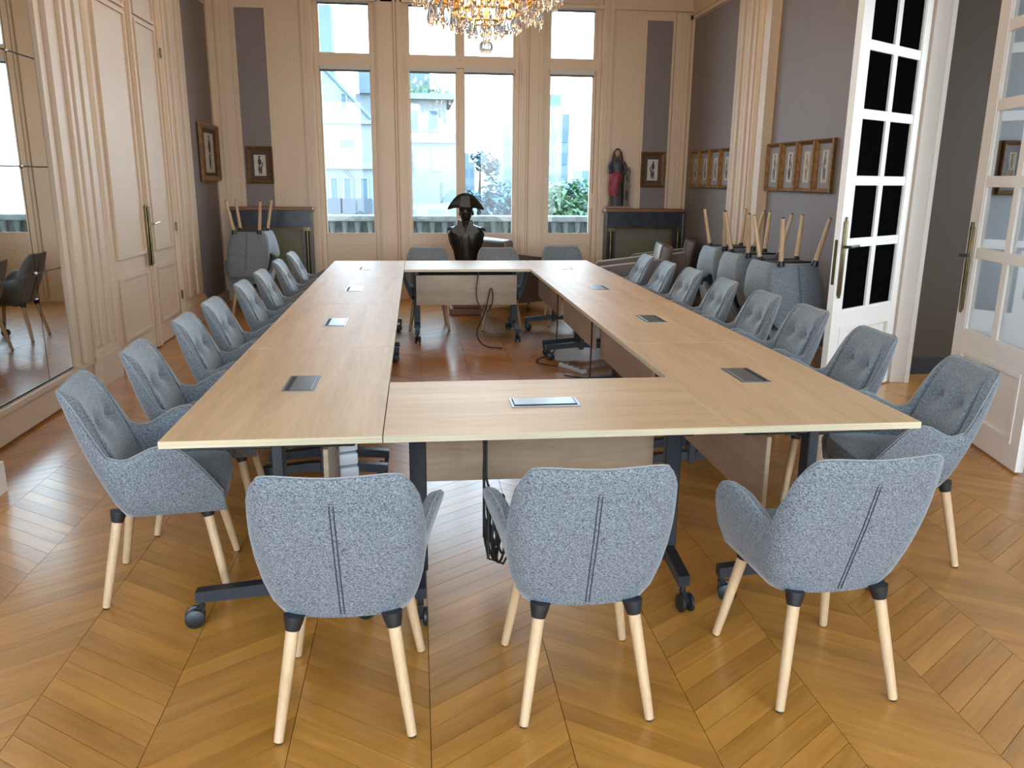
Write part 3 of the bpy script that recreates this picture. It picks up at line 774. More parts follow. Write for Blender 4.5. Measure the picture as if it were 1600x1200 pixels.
for i, (x, y) in enumerate([(0.116, 8.92), (0.895, 8.86), (1.66, 9.10)]):
    put_chair('%s of three grey chairs beyond the far end of the table' % ['left one', 'middle one', 'right one'][i], (x, y, 0), PI)
UP = 1.337
for i, (x, y, a, w_) in enumerate([(2.93, 6.20, 3, 'nearest stack'), (2.97, 6.93, 2, 'middle stack'), (3.02, 7.62, 2, 'farthest stack')]):
    put_chair('grey chair standing upright as the bottom of the %s by the right wall' % w_, (x, y, 0), PI+R(a))
    put_chair('grey chair upside down with legs up on the %s by the right wall' % w_, (x, y, UP), 0, (PI, 0, PI+R(a)))
put_chair('grey chair standing upright under the upturned one before the left fireplace', (-1.93, 9.9, 0), PI+R(-4))
put_chair('grey chair upside down with legs up before the left fireplace', (-1.93, 9.9, UP), 0, (PI, 0, PI+R(-4)))

# ------------------------------------------------------------------ framed prints
def picture(name, loc, rz, w_, h, label, group=None, fw=0.04, mount='mat_grey', fig='ink_blue', frame='gold', pw=0.42, ph=0.62, seed=0):
    rnd = random.Random(seed)
    t = thing(name, label, 'picture', loc, rz, group)
    # y=0 at the wall, -y towards the room; z=0 is the bottom of the frame
    f = MB(); d = 0.042
    prof = [(0, 0), (0, -d*0.7), (fw*0.25, -d), (fw*0.55, -d*0.75), (fw, -d*0.35), (fw, 0)]
    ring = []
    for u, y in prof:
        ring.append([(-w_/2+u, y, u), (w_/2-u, y, u), (w_/2-u, y, h-u), (-w_/2+u, y, h-u)])
    vs = [p for r_ in ring for p in r_]
    fs = [(i*4+k, i*4+(k+1) % 4, (i+1)*4+(k+1) % 4, (i+1)*4+k) for i in range(5) for k in range(4)]
    f.add(vs, fs).build('frame', frame, t)
    MB().box(-w_/2+fw-.002, -.010, fw-.002, w_/2-fw+.002, -.006, h-fw+.002).build('mount', mount, t)
    iw, ih = (w_-2*fw)*pw, (h-2*fw)*ph; cz = h*0.49
    p = MB().box(-iw/2, -.0115, cz-ih/2, iw/2, -.010, cz+ih/2).build('print', 'paper', t)
    g = MB()
    def bl(cx, cz_, rx, rz_): g.ell((cx, -.0118, cz_), (rx, .0006, rz_), 10, 6)
    s = ih*0.92; lean = rnd.uniform(-.06, .06)*iw
    bl(lean, cz+.40*s, .045*s, .055*s); bl(lean*.6, cz+.18*s, .10*s*(iw/ih*1.6), .18*s)
    bl(-.05*s, cz-.22*s, .05*s, .24*s); bl(.05*s, cz-.24*s, .05*s, .23*s); bl(.12*s*rnd.choice((-1, 1)), cz+.05*s, .03*s, .15*s)
    if rnd.random() > .4: bl(0, cz+.46*s, .08*s, .03*s)
    g.build('print_figure', fig, p)
    return t
fo = ['far left', 'second from the far left', 'second from the near right', 'near right']
figs = ['ink_blue', 'ink', 'ink_ochre', 'ink_blue']
for i in range(4):
    yc = lerp(10.62, 9.52, i/3)
    picture('framed_print', (XR-0.005, yc, 1.512), R(-90), 0.335, 0.465, 'gilt framed costume print, %s of the four near the window corner' % ['first', 'second', 'third', 'fourth'][i] + ' on the right wall', 'costume prints on the right wall', mount='mat_grey', fig='ink', seed=i, pw=.40, ph=.70)
for i in range(4):
    yc = lerp(8.20, 7.14, i/3)
    picture('framed_print', (XR-0.005, yc, 1.502), R(-90), 0.325, 0.472, 'gilt framed costume print, %s of the four beside the glazed door' % ['first', 'second', 'third', 'fourth'][i] + ', counting from the windows', 'costume prints on the right wall', fig=figs[i], seed=10+i, pw=.45, ph=.72)
picture('framed_print', (-1.992, YB-0.006, 1.515), 0, 0.335, 0.462, 'dark gilt framed print above the left fireplace', None, frame='gold_dark', mount='mat_brown', fig='ink', seed=21, pw=.62, ph=.72, fw=.05)
picture('framed_print', (3.205, YB-0.006, 1.508), 0, 0.335, 0.465, 'dark gilt framed print above the right fireplace beside the statue', None, frame='gold_dark', mount='mat_brown', fig='ink', seed=22, pw=.62, ph=.76, fw=.05)
picture('framed_print', (XL+0.02, 10.62, 1.545), R(90), 0.86, 0.67, 'large gilt framed print with a dark mount on the left wall', None, mount='mat_brown', fig='ink', seed=23, pw=.58, ph=.84, fw=.06)
for i in range(4):
    picture('framed_print', (5.02+0.26*i, 6.944, 1.50), 0, 0.24, 0.47, 'narrow gilt framed print in the room beyond the clear glazed door, %s from the left' % ['first', 'second', 'third', 'fourth'][i], 'prints in the room beyond', fig='ink_ochre', seed=30+i, pw=.45, ph=.72)

# ------------------------------------------------------------------ fireplaces
def fireplace(x0, x1, label):
    t = thing('fireplace', label, 'fireplace', ((x0+x1)/2, YB-0.005, 0))
    W2 = (x1-x0)/2; yf = -0.27
    MB().rbox(-W2, -0.30, 1.185, W2, -0.07, 1.225, .006, 2).build('mantel_shelf', 'mahog', t)
    MB().box(-W2+.03, yf, 0.995, W2-.03, -0.07, 1.165).box(-W2+.015, yf-.012, 1.165, W2-.015, -0.07, 1.185).box(-W2+.025, yf-.008, 0.975, W2-.025, -0.07, 0.995).build('frieze', 'frieze', t)
    for s in (-1, 1):
        xx = s*(W2-.085)
        c = MB().box(xx-.055, yf, 0, xx+.055, -0.07, 0.975)
        o = c.build('jamb', 'frieze', t)
        MB().tube([(xx, yf-.012, 0.08), (xx, yf-.012, 0.93)], .026, 10).build('colonnette', 'brass', o, smooth=True)
        MB().box(xx-.045, yf-.045, 0.93, xx+.045, yf, 0.975).box(xx-.045, yf-.045, 0, xx+.045, yf, .08).build('capital', 'brass', o)
    MB().box(-W2+.14, yf+.10, 0.02, W2-.14, yf+.115, 0.975).build('fire_screen', 'olive', t)
    MB().frame(-W2+.14, 0.02, W2-.14, 0.975, .03, yf+.085, yf+.10).build('screen_frame', 'gold_dark', t)
    return t
fireplace(-2.37, -1.32, 'dark fireplace with olive screen left of the windows')
fireplace(2.51, 3.61, 'dark fireplace with olive screen in the right corner below the statue')

# ------------------------------------------------------------------ bronze bust on a pedestal
def pedestal(x, y, h):
    t = thing('pedestal', 'low dark wooden pedestal under the bronze bust', 'pedestal', (x, y, 0))
    MB().rbox(-.21, -.17, 0, .21, .17, .08, .01).build('foot', 'mahog', t)
    MB().rbox(-.17, -.13, .08, .17, .13, h-.05, .008).build('shaft', 'mahog', t)
    MB().rbox(-.20, -.16, h-.05, .20, .16, h, .01).build('top_slab', 'mahog', t)
pedestal(0.585, 9.85, 0.60)
def bust(x, y, z):
    t = thing('bust', 'dark bronze bust of a man in a wide two-cornered hat', 'sculpture', (x, y, z), R(-8))
    def loft(rings, n=24):
        vs = []; fs = []
        for (cx, cy, cz, rx, ry, p) in rings:
            for k in range(n):
                a = 2*PI*k/n; ca, sa = math.cos(a), math.sin(a)
                vs.append((cx+math.copysign(abs(ca)**p, ca)*rx, cy+math.copysign(abs(sa)**p, sa)*ry, cz))
        for i in range(len(rings)-1):
            for k in range(n):
                k2 = (k+1) % n; fs.append((i*n+k, i*n+k2, (i+1)*n+k2, (i+1)*n+k))
        fs.append(tuple(range(n-1, -1, -1))); fs.append(tuple((len(rings)-1)*n+k for k in range(n)))
        return vs, fs
    b = MB().add(*loft([(0, 0, 0.0, .135, .10, .9), (0, 0, .05, .145, .105, .9), (0, 0, .15, .165, .115, .9), (0, 0, .25, .195, .125, .85), (0, 0, .32, .215, .125, .85), (0, 0, .365, .205, .11, .9), (0, 0, .395, .16, .095, 1), (0, 0, .415, .105, .08, 1), (0, -.005, .43, .068, .066, 1)]))
    b.build('torso', 'bronze', t, smooth=True)
    MB().add(*loft([(0, -.005, .41, .066, .064, 1), (0, -.008, .47, .058, .060, 1), (0, -.012, .50, .055, .058, 1)], 16)).build('neck', 'bronze', t, smooth=True)
    # head: jaw, cheeks, brow, skull, with a nose, brows, mouth and ears
    hd = MB().add(*loft([(0, -.040, .462, .020, .020, 1), (0, -.034, .472, .042, .046, 1), (0, -.024, .495, .058, .070, 1), (0, -.012, .53, .070, .088, 1), (0, -.008, .565, .075, .094, 1), (0, -.004, .60, .076, .096, 1), (0, 0, .64, .070, .090, 1), (0, 0, .675, .045, .06, 1), (0, 0, .69, .012, .02, 1)], 20))
    hd.prism([(-.094, .575), (-.128, .535), (-.120, .528), (-.092, .528)], -.013, .013, 'x')
    hd.ell((0, -.100, .508), (.026, .012, .007), 10, 6); hd.ell((0, -.097, .496), (.022, .012, .007), 10, 6)
    for s in (-1, 1):
        hd.ell((s*.030, -.088, .568), (.017, .012, .010), 10, 6); hd.ell((s*.032, -.096, .586), (.022, .010, .006), 10, 6)
        hd.ell((s*.076, .005, .555), (.010, .020, .032), 8, 6)
    hd.build('head', 'bronze', t, smooth=True)
    hr = MB()
    for s in (-1, 1):
        for k in range(4): hr.ell((s*(.064+.004*k), -.035+.024*k, .592-.012*k), (.018, .024, .034), 8, 6)
    hr.build('hair', 'bronze', t, smooth=True)
    # bicorne: two upturned flaps meeting over the crown
    hat = MB()
    out = [(-.220, .605), (-.205, .592), (-.14, .612), (-.07, .618), (0, .615), (.07, .618), (.14, .612), (.205, .592), (.220, .605), (.185, .66), (.14, .72), (.09, .765), (.035, .785), (-.035, .785), (-.09, .765), (-.14, .72), (-.185, .66)]
    def flap(y_mid, y_end, th):
        n = len(out); vs = []
        for dy in (0, th):
            for u, v in out:
                k = 1-min(1, abs(u)/.22)**1.6; vs.append((u, lerp(y_end, y_mid, k)*(1 if v < .70 else .75)+dy, v))
        fs = [tuple(range(n)), tuple(range(2*n-1, n-1, -1))]+[(i, i+n, (i+1) % n+n, (i+1) % n) for i in range(n)]
        hat.add(vs, fs)
    flap(-.118, -.012, .014); flap(.10, .0, .014)
    hat.ell((0, -.005, .635), (.088, .105, .095), 16, 8)
    hat.add([(-.06, -.123, .628), (.06, -.123, .628), (.05, -.105, .752), (-.05, -.105, .752), (-.06, -.11, .628), (.06, -.11, .628), (.05, -.09, .752), (-.05, -.09, .752)], [(0,1,2,3),(7,6,5,4),(0,4,5,1),(1,5,6,2),(2,6,7,3),(3,7,4,0)])
    hat.build('hat', 'bronze', t)
    co = MB()
    for s in (-1, 1):
        co.prism([(s*.045, .455), (s*.085, .485), (s*.098, .43), (s*.075, .395), (s*.02, .33), (s*.01, .36)], -.112, -.085, 'y')
        co.prism([(s*.05, .44), (s*.125, .41), (s*.165, .345), (s*.095, .31), (s*.02, .25), (s*.015, .34)], -.128, -.112, 'y')
        for k in range(5): co.ell((s*(.195+.004*k), -.03+.018*k, .372-.004*k), (.02, .012, .02), 8, 6)
    for s in (-1, 1):
        co.tube([(s*.04, -.112, .30), (s*.055, -.122, .20), (s*.06, -.112, .06)], [.018, .02, .014], 8)
        co.tube([(s*.165, -.015, .388), (s*.186, -.01, .32), (s*.168, 0, .22), (s*.142, 0, .12)], [.028, .036, .034, .02], 12)
    co.build('coat_lapel', 'bronze', t)
    bt = MB()
    for k in range(5): bt.ell((.045+.004*k, -.118+.004*k, .24-.042*k), (.011, .008, .011), 8, 6)
    bt.build('button', 'bronze', t)
    cv = MB()
    for k in range(4): cv.ell((0, -.074+.004*k, .455-.02*k), (.04-.004*k, .02, .016), 10, 6)
    cv.build('cravat', 'bronze', t, smooth=True)
    MB().lathe([(.15, -.045), (.15, -.03), (.10, -.022), (.10, -.008), (.13, 0)], 20, sx=1, sy=.75).xf(Matrix.Translation((0, 0, 0.002))).build('socle', 'bronze', t, smooth=True)
bust(0.585, 9.85, 0.648)

# ------------------------------------------------------------------ carved statue on the right mantel
def statue(x, y, z):
    t = thing('statue', 'painted carved statue of a robed woman in red beside a small tower', 'sculpture', (x, y, z), R(-6))
    MB().rbox(-.15, -.07, 0, .17, .07, .035, .006).build('plinth', 'mahog', t)
    def ring(rs, n=20, wob=0.0):
        vs = []; fs = []
        for j, (cx, cy, cz, rx, ry) in enumerate(rs):
            for k in range(n):
                a = 2*PI*k/n; q = 1+wob*math.sin(a*7+cz*9); vs.append((cx+math.cos(a)*rx*q, cy+math.sin(a)*ry*q, cz))
        for i in range(len(rs)-1):
            for k in range(n):
                k2 = (k+1) % n; fs.append((i*n+k, i*n+k2, (i+1)*n+k2, (i+1)*n+k))
        fs.append(tuple(range(n-1, -1, -1))); fs.append(tuple((len(rs)-1)*n+k for k in range(n)))
        return vs, fs
    MB().add(*ring([(-.02, 0, .035, .095, .06), (-.02, 0, .15, .085, .055), (-.02, 0, .30, .082, .055), (-.02, 0, .42, .085, .055), (-.02, 0, .47, .07, .05)], 28, .06)).build('dress', 'robe_dark', t, smooth=True)
    MB().add(*ring([(-.055, -.028, .16, .062, .045), (-.062, -.030, .26, .072, .05), (-.045, -.028, .38, .08, .048), (-.03, -.022, .455, .078, .045), (-.03, -.015, .475, .05, .035)], 28, .07)).build('red_mantle', 'robe_red', t, smooth=True, label='deep red mantle wrapped round the skirt')
    MB().add(*ring([(-.02, 0, .45, .072, .05), (-.02, 0, .53, .082, .052), (-.02, 0, .59, .088, .05), (-.02, 0, .62, .055, .038), (-.02, 0, .64, .026, .025), (-.02, -.003, .67, .024, .024)], 20)).build('bodice', 'robe_dark', t, smooth=True)
    MB().ell((-.02, -.006, .715), (.036, .040, .052), 14, 10).prism([(-.044, .715), (-.058, .703), (-.044, .70)], -.026, -.014, 'x').build('head', 'skin', t, smooth=True)
    h = MB().ell((-.02, .012, .735), (.046, .042, .05), 14, 8)
    for s in (-1, 1): h.tube([(-.02+s*.040, .004, .74), (-.02+s*.052, .01, .68), (-.02+s*.068, .0, .61), (-.02+s*.072, -.015, .56)], [.018, .019, .017, .010], 8)
    h.build('hair', 'hair', t, smooth=True)
    MB().tube([(-.10, 0, .60), (-.128, -.02, .53), (-.115, -.06, .47), (-.09, -.07, .49)], [.030, .030, .024, .016], 10).build('arm', 'robe_dark', t, smooth=True)
    MB().tube([(.06, 0, .60), (.092, -.02, .53), (.075, -.06, .46), (.04, -.07, .47)], [.030, .030, .024, .016], 10).build('arm', 'robe_dark', t, smooth=True)
    tw = MB().box(.075, -.045, .035, .155, .035, .50)
    for k in range(3): tw.box(.070+.03*k, -.05, .50, .090+.03*k, -.03, .54); tw.box(.070+.03*k, .02, .50, .090+.03*k, .04, .54)
    tw.box(.068, -.052, .47, .162, .042, .50).box(.068, -.052, .28, .162, .042, .30)
    o = tw.build('tower', 'stone_dark', t)
    MB().prism([(.10, .12), (.13, .12), (.13, .22), (.115, .245), (.10, .22)], -.047, -.043, 'y').prism([(.105, .36), (.125, .36), (.125, .42), (.115, .44), (.105, .42)], -.047, -.043, 'y').build('tower_opening', 'slot', o)
statue(2.695, 10.98, 1.2255)

# ------------------------------------------------------------------ brown leather armchairs
def leather_chair():
    t = thing('armchair', '', 'armchair', group='brown armchairs by the windows')
    MB().rbox(-.27, -.30, .16, .27, .36, .44, .03, 3).build('seat', 'leather', t, smooth=True)
    b = MB().rbox(-.30, -.07, .0, .30, .07, .62, .03, 3).xf(Matrix.Translation((0, -.30, .28)) @ Matrix.Rotation(R(10), 4, 'X'))
    b.build('backrest', 'leather', t, smooth=True)
    for s in (-1, 1):
        x0 = s*.275
        a = MB().prism([(-.34, .14), (.36, .14), (.38, .60), (.34, .64), (-.10, .70), (-.36, .74)], min(x0, x0+s*.09), max(x0, x0+s*.09), 'x')
        o = a.build('armrest', 'leather', t)
        for q in (.003, .087):
            MB().tube([(x0+s*q, .37, .16), (x0+s*q, .382, .60), (x0+s*q, .34, .642), (x0+s*q, -.10, .702), (x0+s*q, -.35, .742)], .007, 6).build('piping', 'leather_pipe', o, smooth=True)
        for y in (-.28, .30):
            MB().tube([(s*.27, y, .15), (s*.28, y*1.05, 0)], [.022, .015], 10).build('leg', 'mahog', t, smooth=True)
    return t
lc = leather_chair()
lc['label'] = 'brown leather armchair in the right corner before the fireplace'; lc.location = (3.08, 10.25, 0); lc.rotation_euler = (0, 0, R(70))
dup(lc, 'brown leather armchair whose pale piped arm shows behind the right row', (2.45, 9.32, 0), R(80))
dup(lc, 'brown leather armchair behind the far chairs, right of the bust', (1.30, 10.15, 0), R(-62))

# ------------------------------------------------------------------ crystal chandelier
def chandelier(x, y):
    t = thing('chandelier', 'gilt chandelier with lit bulbs and many hanging crystal drops', 'chandelier', (x, y, 0), R(9))
    MB().tube([(0, 0, 2.84), (0, 0, 3.1), (0, 0, 3.4), (0, 0, ZC)], [.02, .03, .02, .012], 10).lathe([(.01, 3.0), (.06, 3.04), (.09, 3.12), (.05, 3.2), (.03, 3.3), (.06, 3.42), (.02, 3.5)], 14).lathe([(.09, ZC-.06), (.11, ZC-.02), (.11, ZC)], 16).build('stem', 'gilt', t, smooth=True)
    def ring(r, z, th):
        pts = [(r*math.cos(2*PI*k/40), r*math.sin(2*PI*k/40), z) for k in range(41)]
        o = MB().tube(pts, th, 8, False).build('gilt_ring', 'gilt', t, smooth=True)
        return o
    ring(.27, 2.865, .013); ring(.275, 2.925, .008); ring(.44, 2.99, .010); ring(.56, 3.10, .011); ring(.13, 2.80, .008)
    bd = MB()
    for k in range(48):
        a = 2*PI*k/48; bd.box(.27*math.cos(a)-.004, .27*math.sin(a)-.004, 2.868, .27*math.cos(a)+.004, .27*math.sin(a)+.004, 2.922)
    bd.build('pierced_gallery', 'gilt', t)
    am = MB().tube([(0, 0, 3.3), (.12, 0, 3.0), (.27, 0, 2.9), (.42, 0, 2.96), (.54, 0, 3.06), (.58, 0, 3.16)], [.010, .011, .011, .010, .009, .008], 6).mesh('arm', True); am.materials.append(M['gilt'])
    cm = MB().lathe([(.012, 0), (.040, .006), (.030, .016), (.014, .022), (.014, .10)], 10).mesh('candle', True); cm.materials.append(M['gilt'])
    bm_ = MB().lathe([(.004, 0), (.016, .015), (.019, .035), (.012, .06), (.002, .082)], 10).mesh('bulb', True); bm_.materials.append(M['bulb'])
    for k in range(12):
        a = 2*PI*k/12
        o = inst(am, 'arm', t, (0, 0, 0), (0, 0, a))
        c = inst(cm, 'candle', o, (.58, 0, 3.165))
        inst(bm_, 'bulb', t, (.58*math.cos(a), .58*math.sin(a), 3.266))
    for k in range(8):
        a = 2*PI*(k+.3)/8
        inst(bm_, 'bulb', t, (.19*math.cos(a), .19*math.sin(a), 2.885))
    def drop(l, w_):
        prof = [(.0012, 0), (.003, -.008), (.004, -.015), (w_*.55, -.35*l), (w_, -.68*l), (w_*.62, -.88*l), (.001, -l)]
        me = MB().lathe([(r, z) for r, z in prof], 6).mesh('crystal_drop'); me.materials.append(M['crystal']); return me
    ds = [drop(.13, .017), drop(.19, .023), drop(.10, .014)]
    def hang(n, r, z, me, jz=0.02, ph=0.0):
        for k in range(n):
            a = 2*PI*(k+ph)/n+random.uniform(-.03, .03)
            inst(me, 'crystal_drop', t, (r*math.cos(a), r*math.sin(a), z+random.uniform(-jz, jz)), (random.uniform(-.06, .06), random.uniform(-.06, .06), a))
    hang(26, .27, 2.858, ds[0]); hang(14, .13, 2.80, ds[0], .01, .4); hang(28, .44, 2.965, ds[1], .03); hang(22, .36, 2.92, ds[0], .03, .5)
    hang(34, .56, 3.09, ds[1], .03); hang(24, .60, 3.14, ds[1], .02, .5); hang(24, .50, 3.03, ds[2], .03); hang(20, .20, 2.95, ds[2], .02)
    gl = MB()
    for r, z0, n in ((.42, 2.97, 14), (.55, 3.09, 18)):
        for k in range(n):
            a0, a1 = 2*PI*k/n, 2*PI*(k+1)/n
            for j in range(9):
                q = j/8; a = lerp(a0, a1, q); gl.ell((r*math.cos(a), r*math.sin(a), z0-.09*math.sin(PI*q)), (.006, .006, .006), 6, 4)
    gl.build('crystal_garland', 'crystal', t, kind='stuff')
    MB().ell((0, 0, 2.615), (.06, .06, .055), 20, 14).build('crystal_ball', 'crystal', t, smooth=True)
    lp = bpy.data.lights.new('chandelier_glow', 'POINT'); lp.energy = 45; lp.color = (1.0, 0.70, 0.38); lp.shadow_soft_size = 0.25
    lo = bpy.data.objects.new('chandelier_glow', lp); COL.objects.link(lo); lo.parent = t; lo.location = (0, 0, 3.45)
    MB().tube([(0, 0, 2.67), (0, 0, 2.86)], .006, 8).build('ball_rod', 'gilt', t, smooth=True)
chandelier(0.575, 6.9)

# ------------------------------------------------------------------ cables
def cable(name, label, pts, r=.005, m='cable', cat='cable'):
    # smooth the control points a little
    P = [Vector(p) for p in pts]
    for _ in range(2):
        Q = [P[0]]
        for a, b_ in zip(P, P[1:]): Q += [a.lerp(b_, .25), a.lerp(b_, .75)]
        P = Q+[P[-1]]
    return tag(MB().tube([p[:] for p in P], r, 6).build(name, m, None, smooth=True), label, cat)
cable('power_cable', 'black cable looping to the floor under the far table', [(.60, 8.06, .70), (.56, 8.0, .45), (.66, 7.95, .28), (.75, 8.0, .42), (.72, 8.02, .60), (.66, 7.98, .30), (.55, 7.9, .12), (.62, 7.72, .012), (.80, 7.66, .012)], .007)
cable('power_cable', 'black cable hanging straight down under the near table', [(.25, 3.02, .715), (.245, 3.02, .64), (.248, 3.02, .54), (.245, 3.02, .47)], .0055)
cable('extension_cable', 'black cable trailing over the floor below the right tables', [(1.255, 5.73, .715), (1.255, 5.73, .3), (1.24, 5.735, .02), (1.12, 5.75, .010), (1.10, 6.0, .010), (1.25, 6.2, .010), (1.42, 6.35, .010), (1.2, 6.5, .012)], .006)
cable('extension_cable', 'black cable draped over the right table feet near the windows', [(1.265, 7.258, .715), (1.265, 7.258, .25), (1.25, 7.255, .02), (1.10, 7.22, .010), (1.02, 7.0, .010), (1.2, 6.85, .010)], .006)
def cable_holder():
    t = thing('cable_holder', 'black wire cable holder with coiled cable below the near table', 'cable holder', (.285, 3.03, .0))
    w_ = MB()
    for y in (-.10, .10):
        w_.tube([(-.03, y, .455), (-.03, y, .145), (.03, y, .12), (.05, y, .16), (.05, y, .28)], .006, 6)
    for z in (.45, .35, .25, .15): w_.tube([(-.03, -.10, z), (-.03, .10, z)], .005, 6)
    w_.build('wire_frame', 'black', t, smooth=True)
    c = MB()
    for k in range(7):
        rr = .10+.008*(k % 3); pts = [(.002+.009*k-.02+.012*math.sin(a*2+k), rr*.62*math.sin(a), .245-.0*k+rr*1.25*math.cos(a)-.02*(k % 2)) for a in [2*PI*i/18 for i in range(19)]]
        c.tube(pts, .0055, 6, False)
    c.build('coiled_cable', 'cable', t, smooth=True)
    MB().box(-.034, -.02, .45, -.026, .02, .655).build('hanger', 'black', t)
cable_holder()
def spine(x, y):
    t = thing('cable_spine', 'pale segmented cable spine standing under the left front table', 'cable spine', (x, y, 0))
    MB().rbox(-.06, -.06, 0, .06, .06, .02, .006).build('weighted_foot', 'white_plastic', t)
    me = MB().rbox(-.036, -.020, 0, .036, .020, .046, .008, 2).mesh('segment', True); me.materials.append(M['white_plastic'])
    for k in range(12): inst(me, 'segment', t, (.012*math.sin(k*.45), 0, .022+.0535*k), (0, 0, .03*k))
spine(-.262, 2.93)
def power_strip():
    t = thing('power_strip', 'pale power strip lying on the floor below the right tables', 'power strip', (1.32, 6.75, 0), R(25))
    MB().rbox(-.03, -.17, 0, .03, .17, .035, .006).build('case', 'white_plastic', t)
    for k in range(4): MB().lathe([(.019, .0352), (.019, .036), (.014, .0365)], 12, (0, -.12+.08*k, 0)).build('socket', 'black', t)
power_strip()

# ------------------------------------------------------------------ outside
GZ = -16.0
MB().box(-4, YB+0.34, -0.16, 6, 12.75, -0.06).build('terrace', 'terrace', None, kind='structure')
def parapet():
    o = struct_empty('parapet', (0.6, 12.85, 0), 0, 'weathered stone balustrade of the balcony')
    MB().rbox(-5.5, -.16, .955, 5.5, .16, 1.045, .015).build('coping', 'parapet', o)
    MB().box(-5.5, -.12, -.1, 5.5, .12, .28).build('base_course', 'parapet', o)
    MB().box(-5.5, .075, .28, 5.5, .11, .955).build('back_slab', 'parapet', o)
    me = MB().lathe([(.05, .28), (.05, .32), (.035, .35), (.075, .50), (.06, .62), (.032, .78), (.045, .86), (.055, .90), (.055, .955)], 10).mesh('baluster', True); me.materials.append(M['parapet'])
    for k in range(56): inst(me, 'baluster', o, (-5.3+.19*k, 0, 0))
parapet()
MB().box(-160, 14, GZ-0.5, 160, 400, GZ).build('ground', 'ground', None, kind='structure')
def win(parent, x0, z0, x1, z1, y, m='win_far', name='window'):
    o = MB().frame(x0, z0, x1, z1, .12, y-.10, y+.02).build(name, 'facade', parent)
    MB().box(x0+.12, y-.04, z0+.12, x1-.12, y-.02, z1-.12).box((x0+x1)/2-.04, y-.06, z0+.12, (x0+x1)/2+.04, y-.03, z1-.12).build('window_pane', m, o)
    return o
# pale apartment house through the left window: facade, set-back storey, gable
t = thing('apartment_house', 'pale stone apartment house with tall balcony windows beyond the left window', 'building', (0, 55, GZ))
def BX(par, name, m, x0, z0, x1, z1, y0, y1, label=None):
    return MB().box(x0, y0, z0-GZ, x1, y1, z1-GZ).build(name, m, par, label=label)
BX(t, 'wall', 'facade', -9.5, GZ, -2.75, 2.15, 0, 9)
BX(t, 'cornice', 'facade', -9.7, 2.15, -2.65, 2.6, -.5, 9)
BX(t, 'set_back_storey', 'facade', -6.5, 2.6, -2.85, 5.0, 1.5, 9)
BX(t, 'cornice', 'facade', -6.7, 5.0, -2.7, 5.25, 1.2, 9)
win(t, -5.0, 3.35-GZ, -3.9, 4.1-GZ, 1.5)
for xa in (-8.5, -7.0, -5.55, -4.72, -3.65):
    for za in (-0.6, -4.6, -8.6): win(t, xa, za-GZ, xa+.62, za+2.25-GZ, 0)
    BX(t, 'balcony_rail', 'rail', xa-.15, -0.65, xa+.8, 0.28, -.35, -.29)
MB().tube([(-4.55, -.15, 2.1-GZ), (-4.05, -.15, 1.6-GZ), (-4.0, -.15, -6-GZ)], .07, 6).build('drainpipe', 'roof', t)
MB().prism([(-7.5, 5.25-GZ), (-2.9, 5.25-GZ), (-5.9, 8.6-GZ), (-7.5, 9.4-GZ)], 4, 9, 'y').build('gable_wall', 'facade_warm', t)
MB().tube([(-5.95, 3.9, 8.7-GZ), (-2.75, 3.9, 5.3-GZ)], .12, 6).build('roof_edge', 'roof', t)
BX(t, 'chimney_wall', 'facade_grey', -7.4, 8.5, -5.6, 13.0, 6, 8)
BX(t, 'dormer', 'roof', -4.0, 7.6, -2.6, 9.2, 8.5, 11)
BX(t, 'attic_wall', 'facade', -4.3, 5.0, -2.4, 7.6, 9.0, 11)
win(t, -5.0, 6.1-GZ, -4.5, 7.2-GZ, 4)
# terraced house through the left pane of the centre window
t = thing('terraced_building', 'white terraced apartment building with roof plants beyond the centre window', 'building', (0, 62, GZ))
BX(t, 'wall', 'facade', -1.2, GZ, 3.2, 4.1, 0, 12)
BX(t, 'upper_storey', 'facade_warm', -1.0, 4.1, 2.4, 7.3, 2.5, 12)
BX(t, 'roof_slab', 'facade', -1.2, 7.3, 3.0, 7.7, 1.8, 12)
BX(t, 'roof_house', 'facade_grey', -1.0, 7.7, 1.2, 10.0, 4, 12)
BX(t, 'balcony_band', 'facade', -1.4, 4.1, 3.3, 4.75, -.5, 0)
win(t, 1.15, 2.1-GZ, 1.95, 3.9-GZ, 0, 'shutter'); win(t, -0.7, 1.9-GZ, 0.0, 3.7-GZ, 0)
for xa in (-.6, .5, 1.6): win(t, xa, -2.6-GZ, xa+.75, -.4-GZ, 0)
win(t, -.6, 5.0-GZ, .3, 6.6-GZ, 2.5); win(t, .9, 5.0-GZ, 1.8, 6.6-GZ, 2.5)
MB().tube([(1.9, -.1, -GZ-3), (1.9, -.1, -GZ+1.3)], .06, 6).build('drainpipe', 'roof', t)
BX(t, 'lower_wing', 'facade_warm', -1.4, GZ, 4.2, -0.2, -4, 0)
def plants(par, spots, m='leaf', n=60):
    b = MB(); rnd = random.Random(5)
    for (x, y, z, s) in spots:
        for _ in range(n):
            p = Vector((rnd.gauss(x, s*.45), rnd.gauss(y, s*.3), z+abs(rnd.gauss(0, s*.4)))); u = Vector((rnd.uniform(-1,1), rnd.uniform(-1,1), rnd.uniform(-1,1))).normalized()*s*.16; q = u.orthogonal().normalized()*s*.10
            b.add([p-u, p+q, p+u, p-q], [(0, 1, 2, 3)])
    o = b.build('roof_plants', m, par, kind='stuff'); return o
plants(t, [(-.6, 1.5, 4.2-GZ, .8), (.4, 1.5, 4.2-GZ, .9), (1.6, 1.5, 4.2-GZ, .9), (2.2, 1.4, 4.2-GZ, .7), (-.5, 3, 7.7-GZ, 1.0), (.9, 3, 7.7-GZ, 1.2), (2.1, 3, 7.7-GZ, 1.0)])
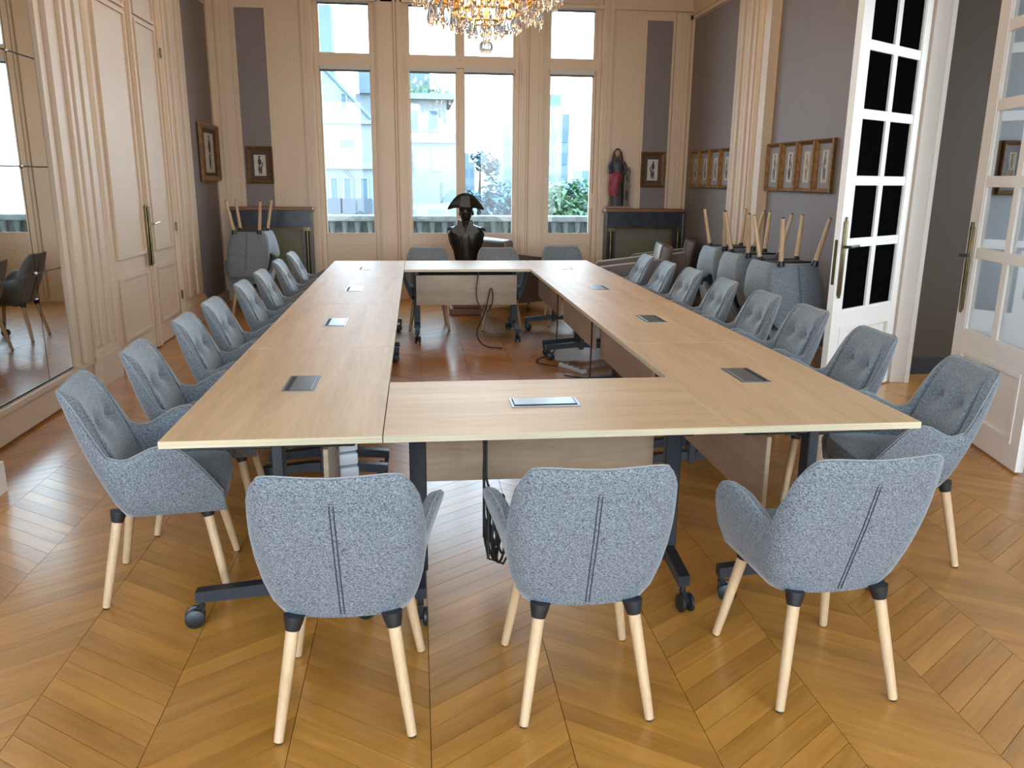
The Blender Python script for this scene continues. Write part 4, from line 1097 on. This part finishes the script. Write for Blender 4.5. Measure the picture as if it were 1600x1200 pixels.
# far buildings
def tower(x0, x1, y, top, m, label, rows, cols, zlow):
    t = thing('tower_block', label, 'building', ((x0+x1)/2, y, GZ)); w_ = (x1-x0)/2
    MB().box(-w_, 0, 0, w_, 12, top-GZ).build('wall', m, t)
    MB().box(-w_*.6, 2, top-GZ, w_*.6, 8, top-GZ+1.6).build('roof_house', 'roof', t)
    for r_ in range(rows):
        for c in range(cols):
            xa = lerp(-w_, w_, (c+.22)/cols); xb = lerp(-w_, w_, (c+.78)/cols); z1 = top-GZ-1.2-(top-zlow)*r_/rows
            MB().box(xa, -.06, z1-(top-zlow)/rows*.55, xb, .0, z1).build('window', 'win_far', t)
    return t
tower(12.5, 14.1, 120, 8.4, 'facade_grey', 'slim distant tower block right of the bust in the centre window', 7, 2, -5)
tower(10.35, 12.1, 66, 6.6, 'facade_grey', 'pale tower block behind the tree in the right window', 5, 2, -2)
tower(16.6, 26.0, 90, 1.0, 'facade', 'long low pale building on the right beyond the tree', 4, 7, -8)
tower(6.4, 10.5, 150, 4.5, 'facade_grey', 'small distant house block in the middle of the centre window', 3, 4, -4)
def tree(x, y, z, h, rx, rz_, label, m='leaf', n=1500, leaf=.28, seed=1):
    t = thing('tree', label, 'tree', (x, y, GZ))
    rnd = random.Random(seed); z0 = z-GZ
    MB().tube([(0, 0, 0), (.1, 0, z0*.5), (0, .1, z0), (.1, 0, z0+rz_*.6)], [.35, .28, .2, .06], 8).build('trunk', 'bark', t, smooth=True)
    b = MB()
    cl = [(rnd.uniform(-.7, .7)*rx, rnd.uniform(-.6, .6)*rx, rnd.uniform(-.7, .8)*rz_) for _ in range(16)]
    for _ in range(n):
        c = rnd.choice(cl); d = Vector((rnd.gauss(0, 1), rnd.gauss(0, 1), rnd.gauss(0, 1))).normalized()*rnd.uniform(.3, 1)*rx*.42
        p = Vector(c)+d+Vector((0, 0, z0)); u = Vector((rnd.uniform(-1,1), rnd.uniform(-1,1), rnd.uniform(-.6,.6))).normalized()*leaf; q = u.cross(Vector((0, 0, 1))).normalized()*leaf*.6
        b.add([p-u, p+q, p+u, p-q], [(0, 1, 2, 3)])
    b.build('foliage', m, t, kind='stuff'); return t
tree(6.15, 34, 0.0, 6, 1.6, 1.6, 'leafy green tree outside the right window', 'leaf', 2600, .16, 3)
tree(7.2, 95, 0.0, 8, 2.4, 5.5, 'tall slim tree in haze-tinted blue, left in the right pane of the centre window', 'leaf_far', 1500, .4, 4)
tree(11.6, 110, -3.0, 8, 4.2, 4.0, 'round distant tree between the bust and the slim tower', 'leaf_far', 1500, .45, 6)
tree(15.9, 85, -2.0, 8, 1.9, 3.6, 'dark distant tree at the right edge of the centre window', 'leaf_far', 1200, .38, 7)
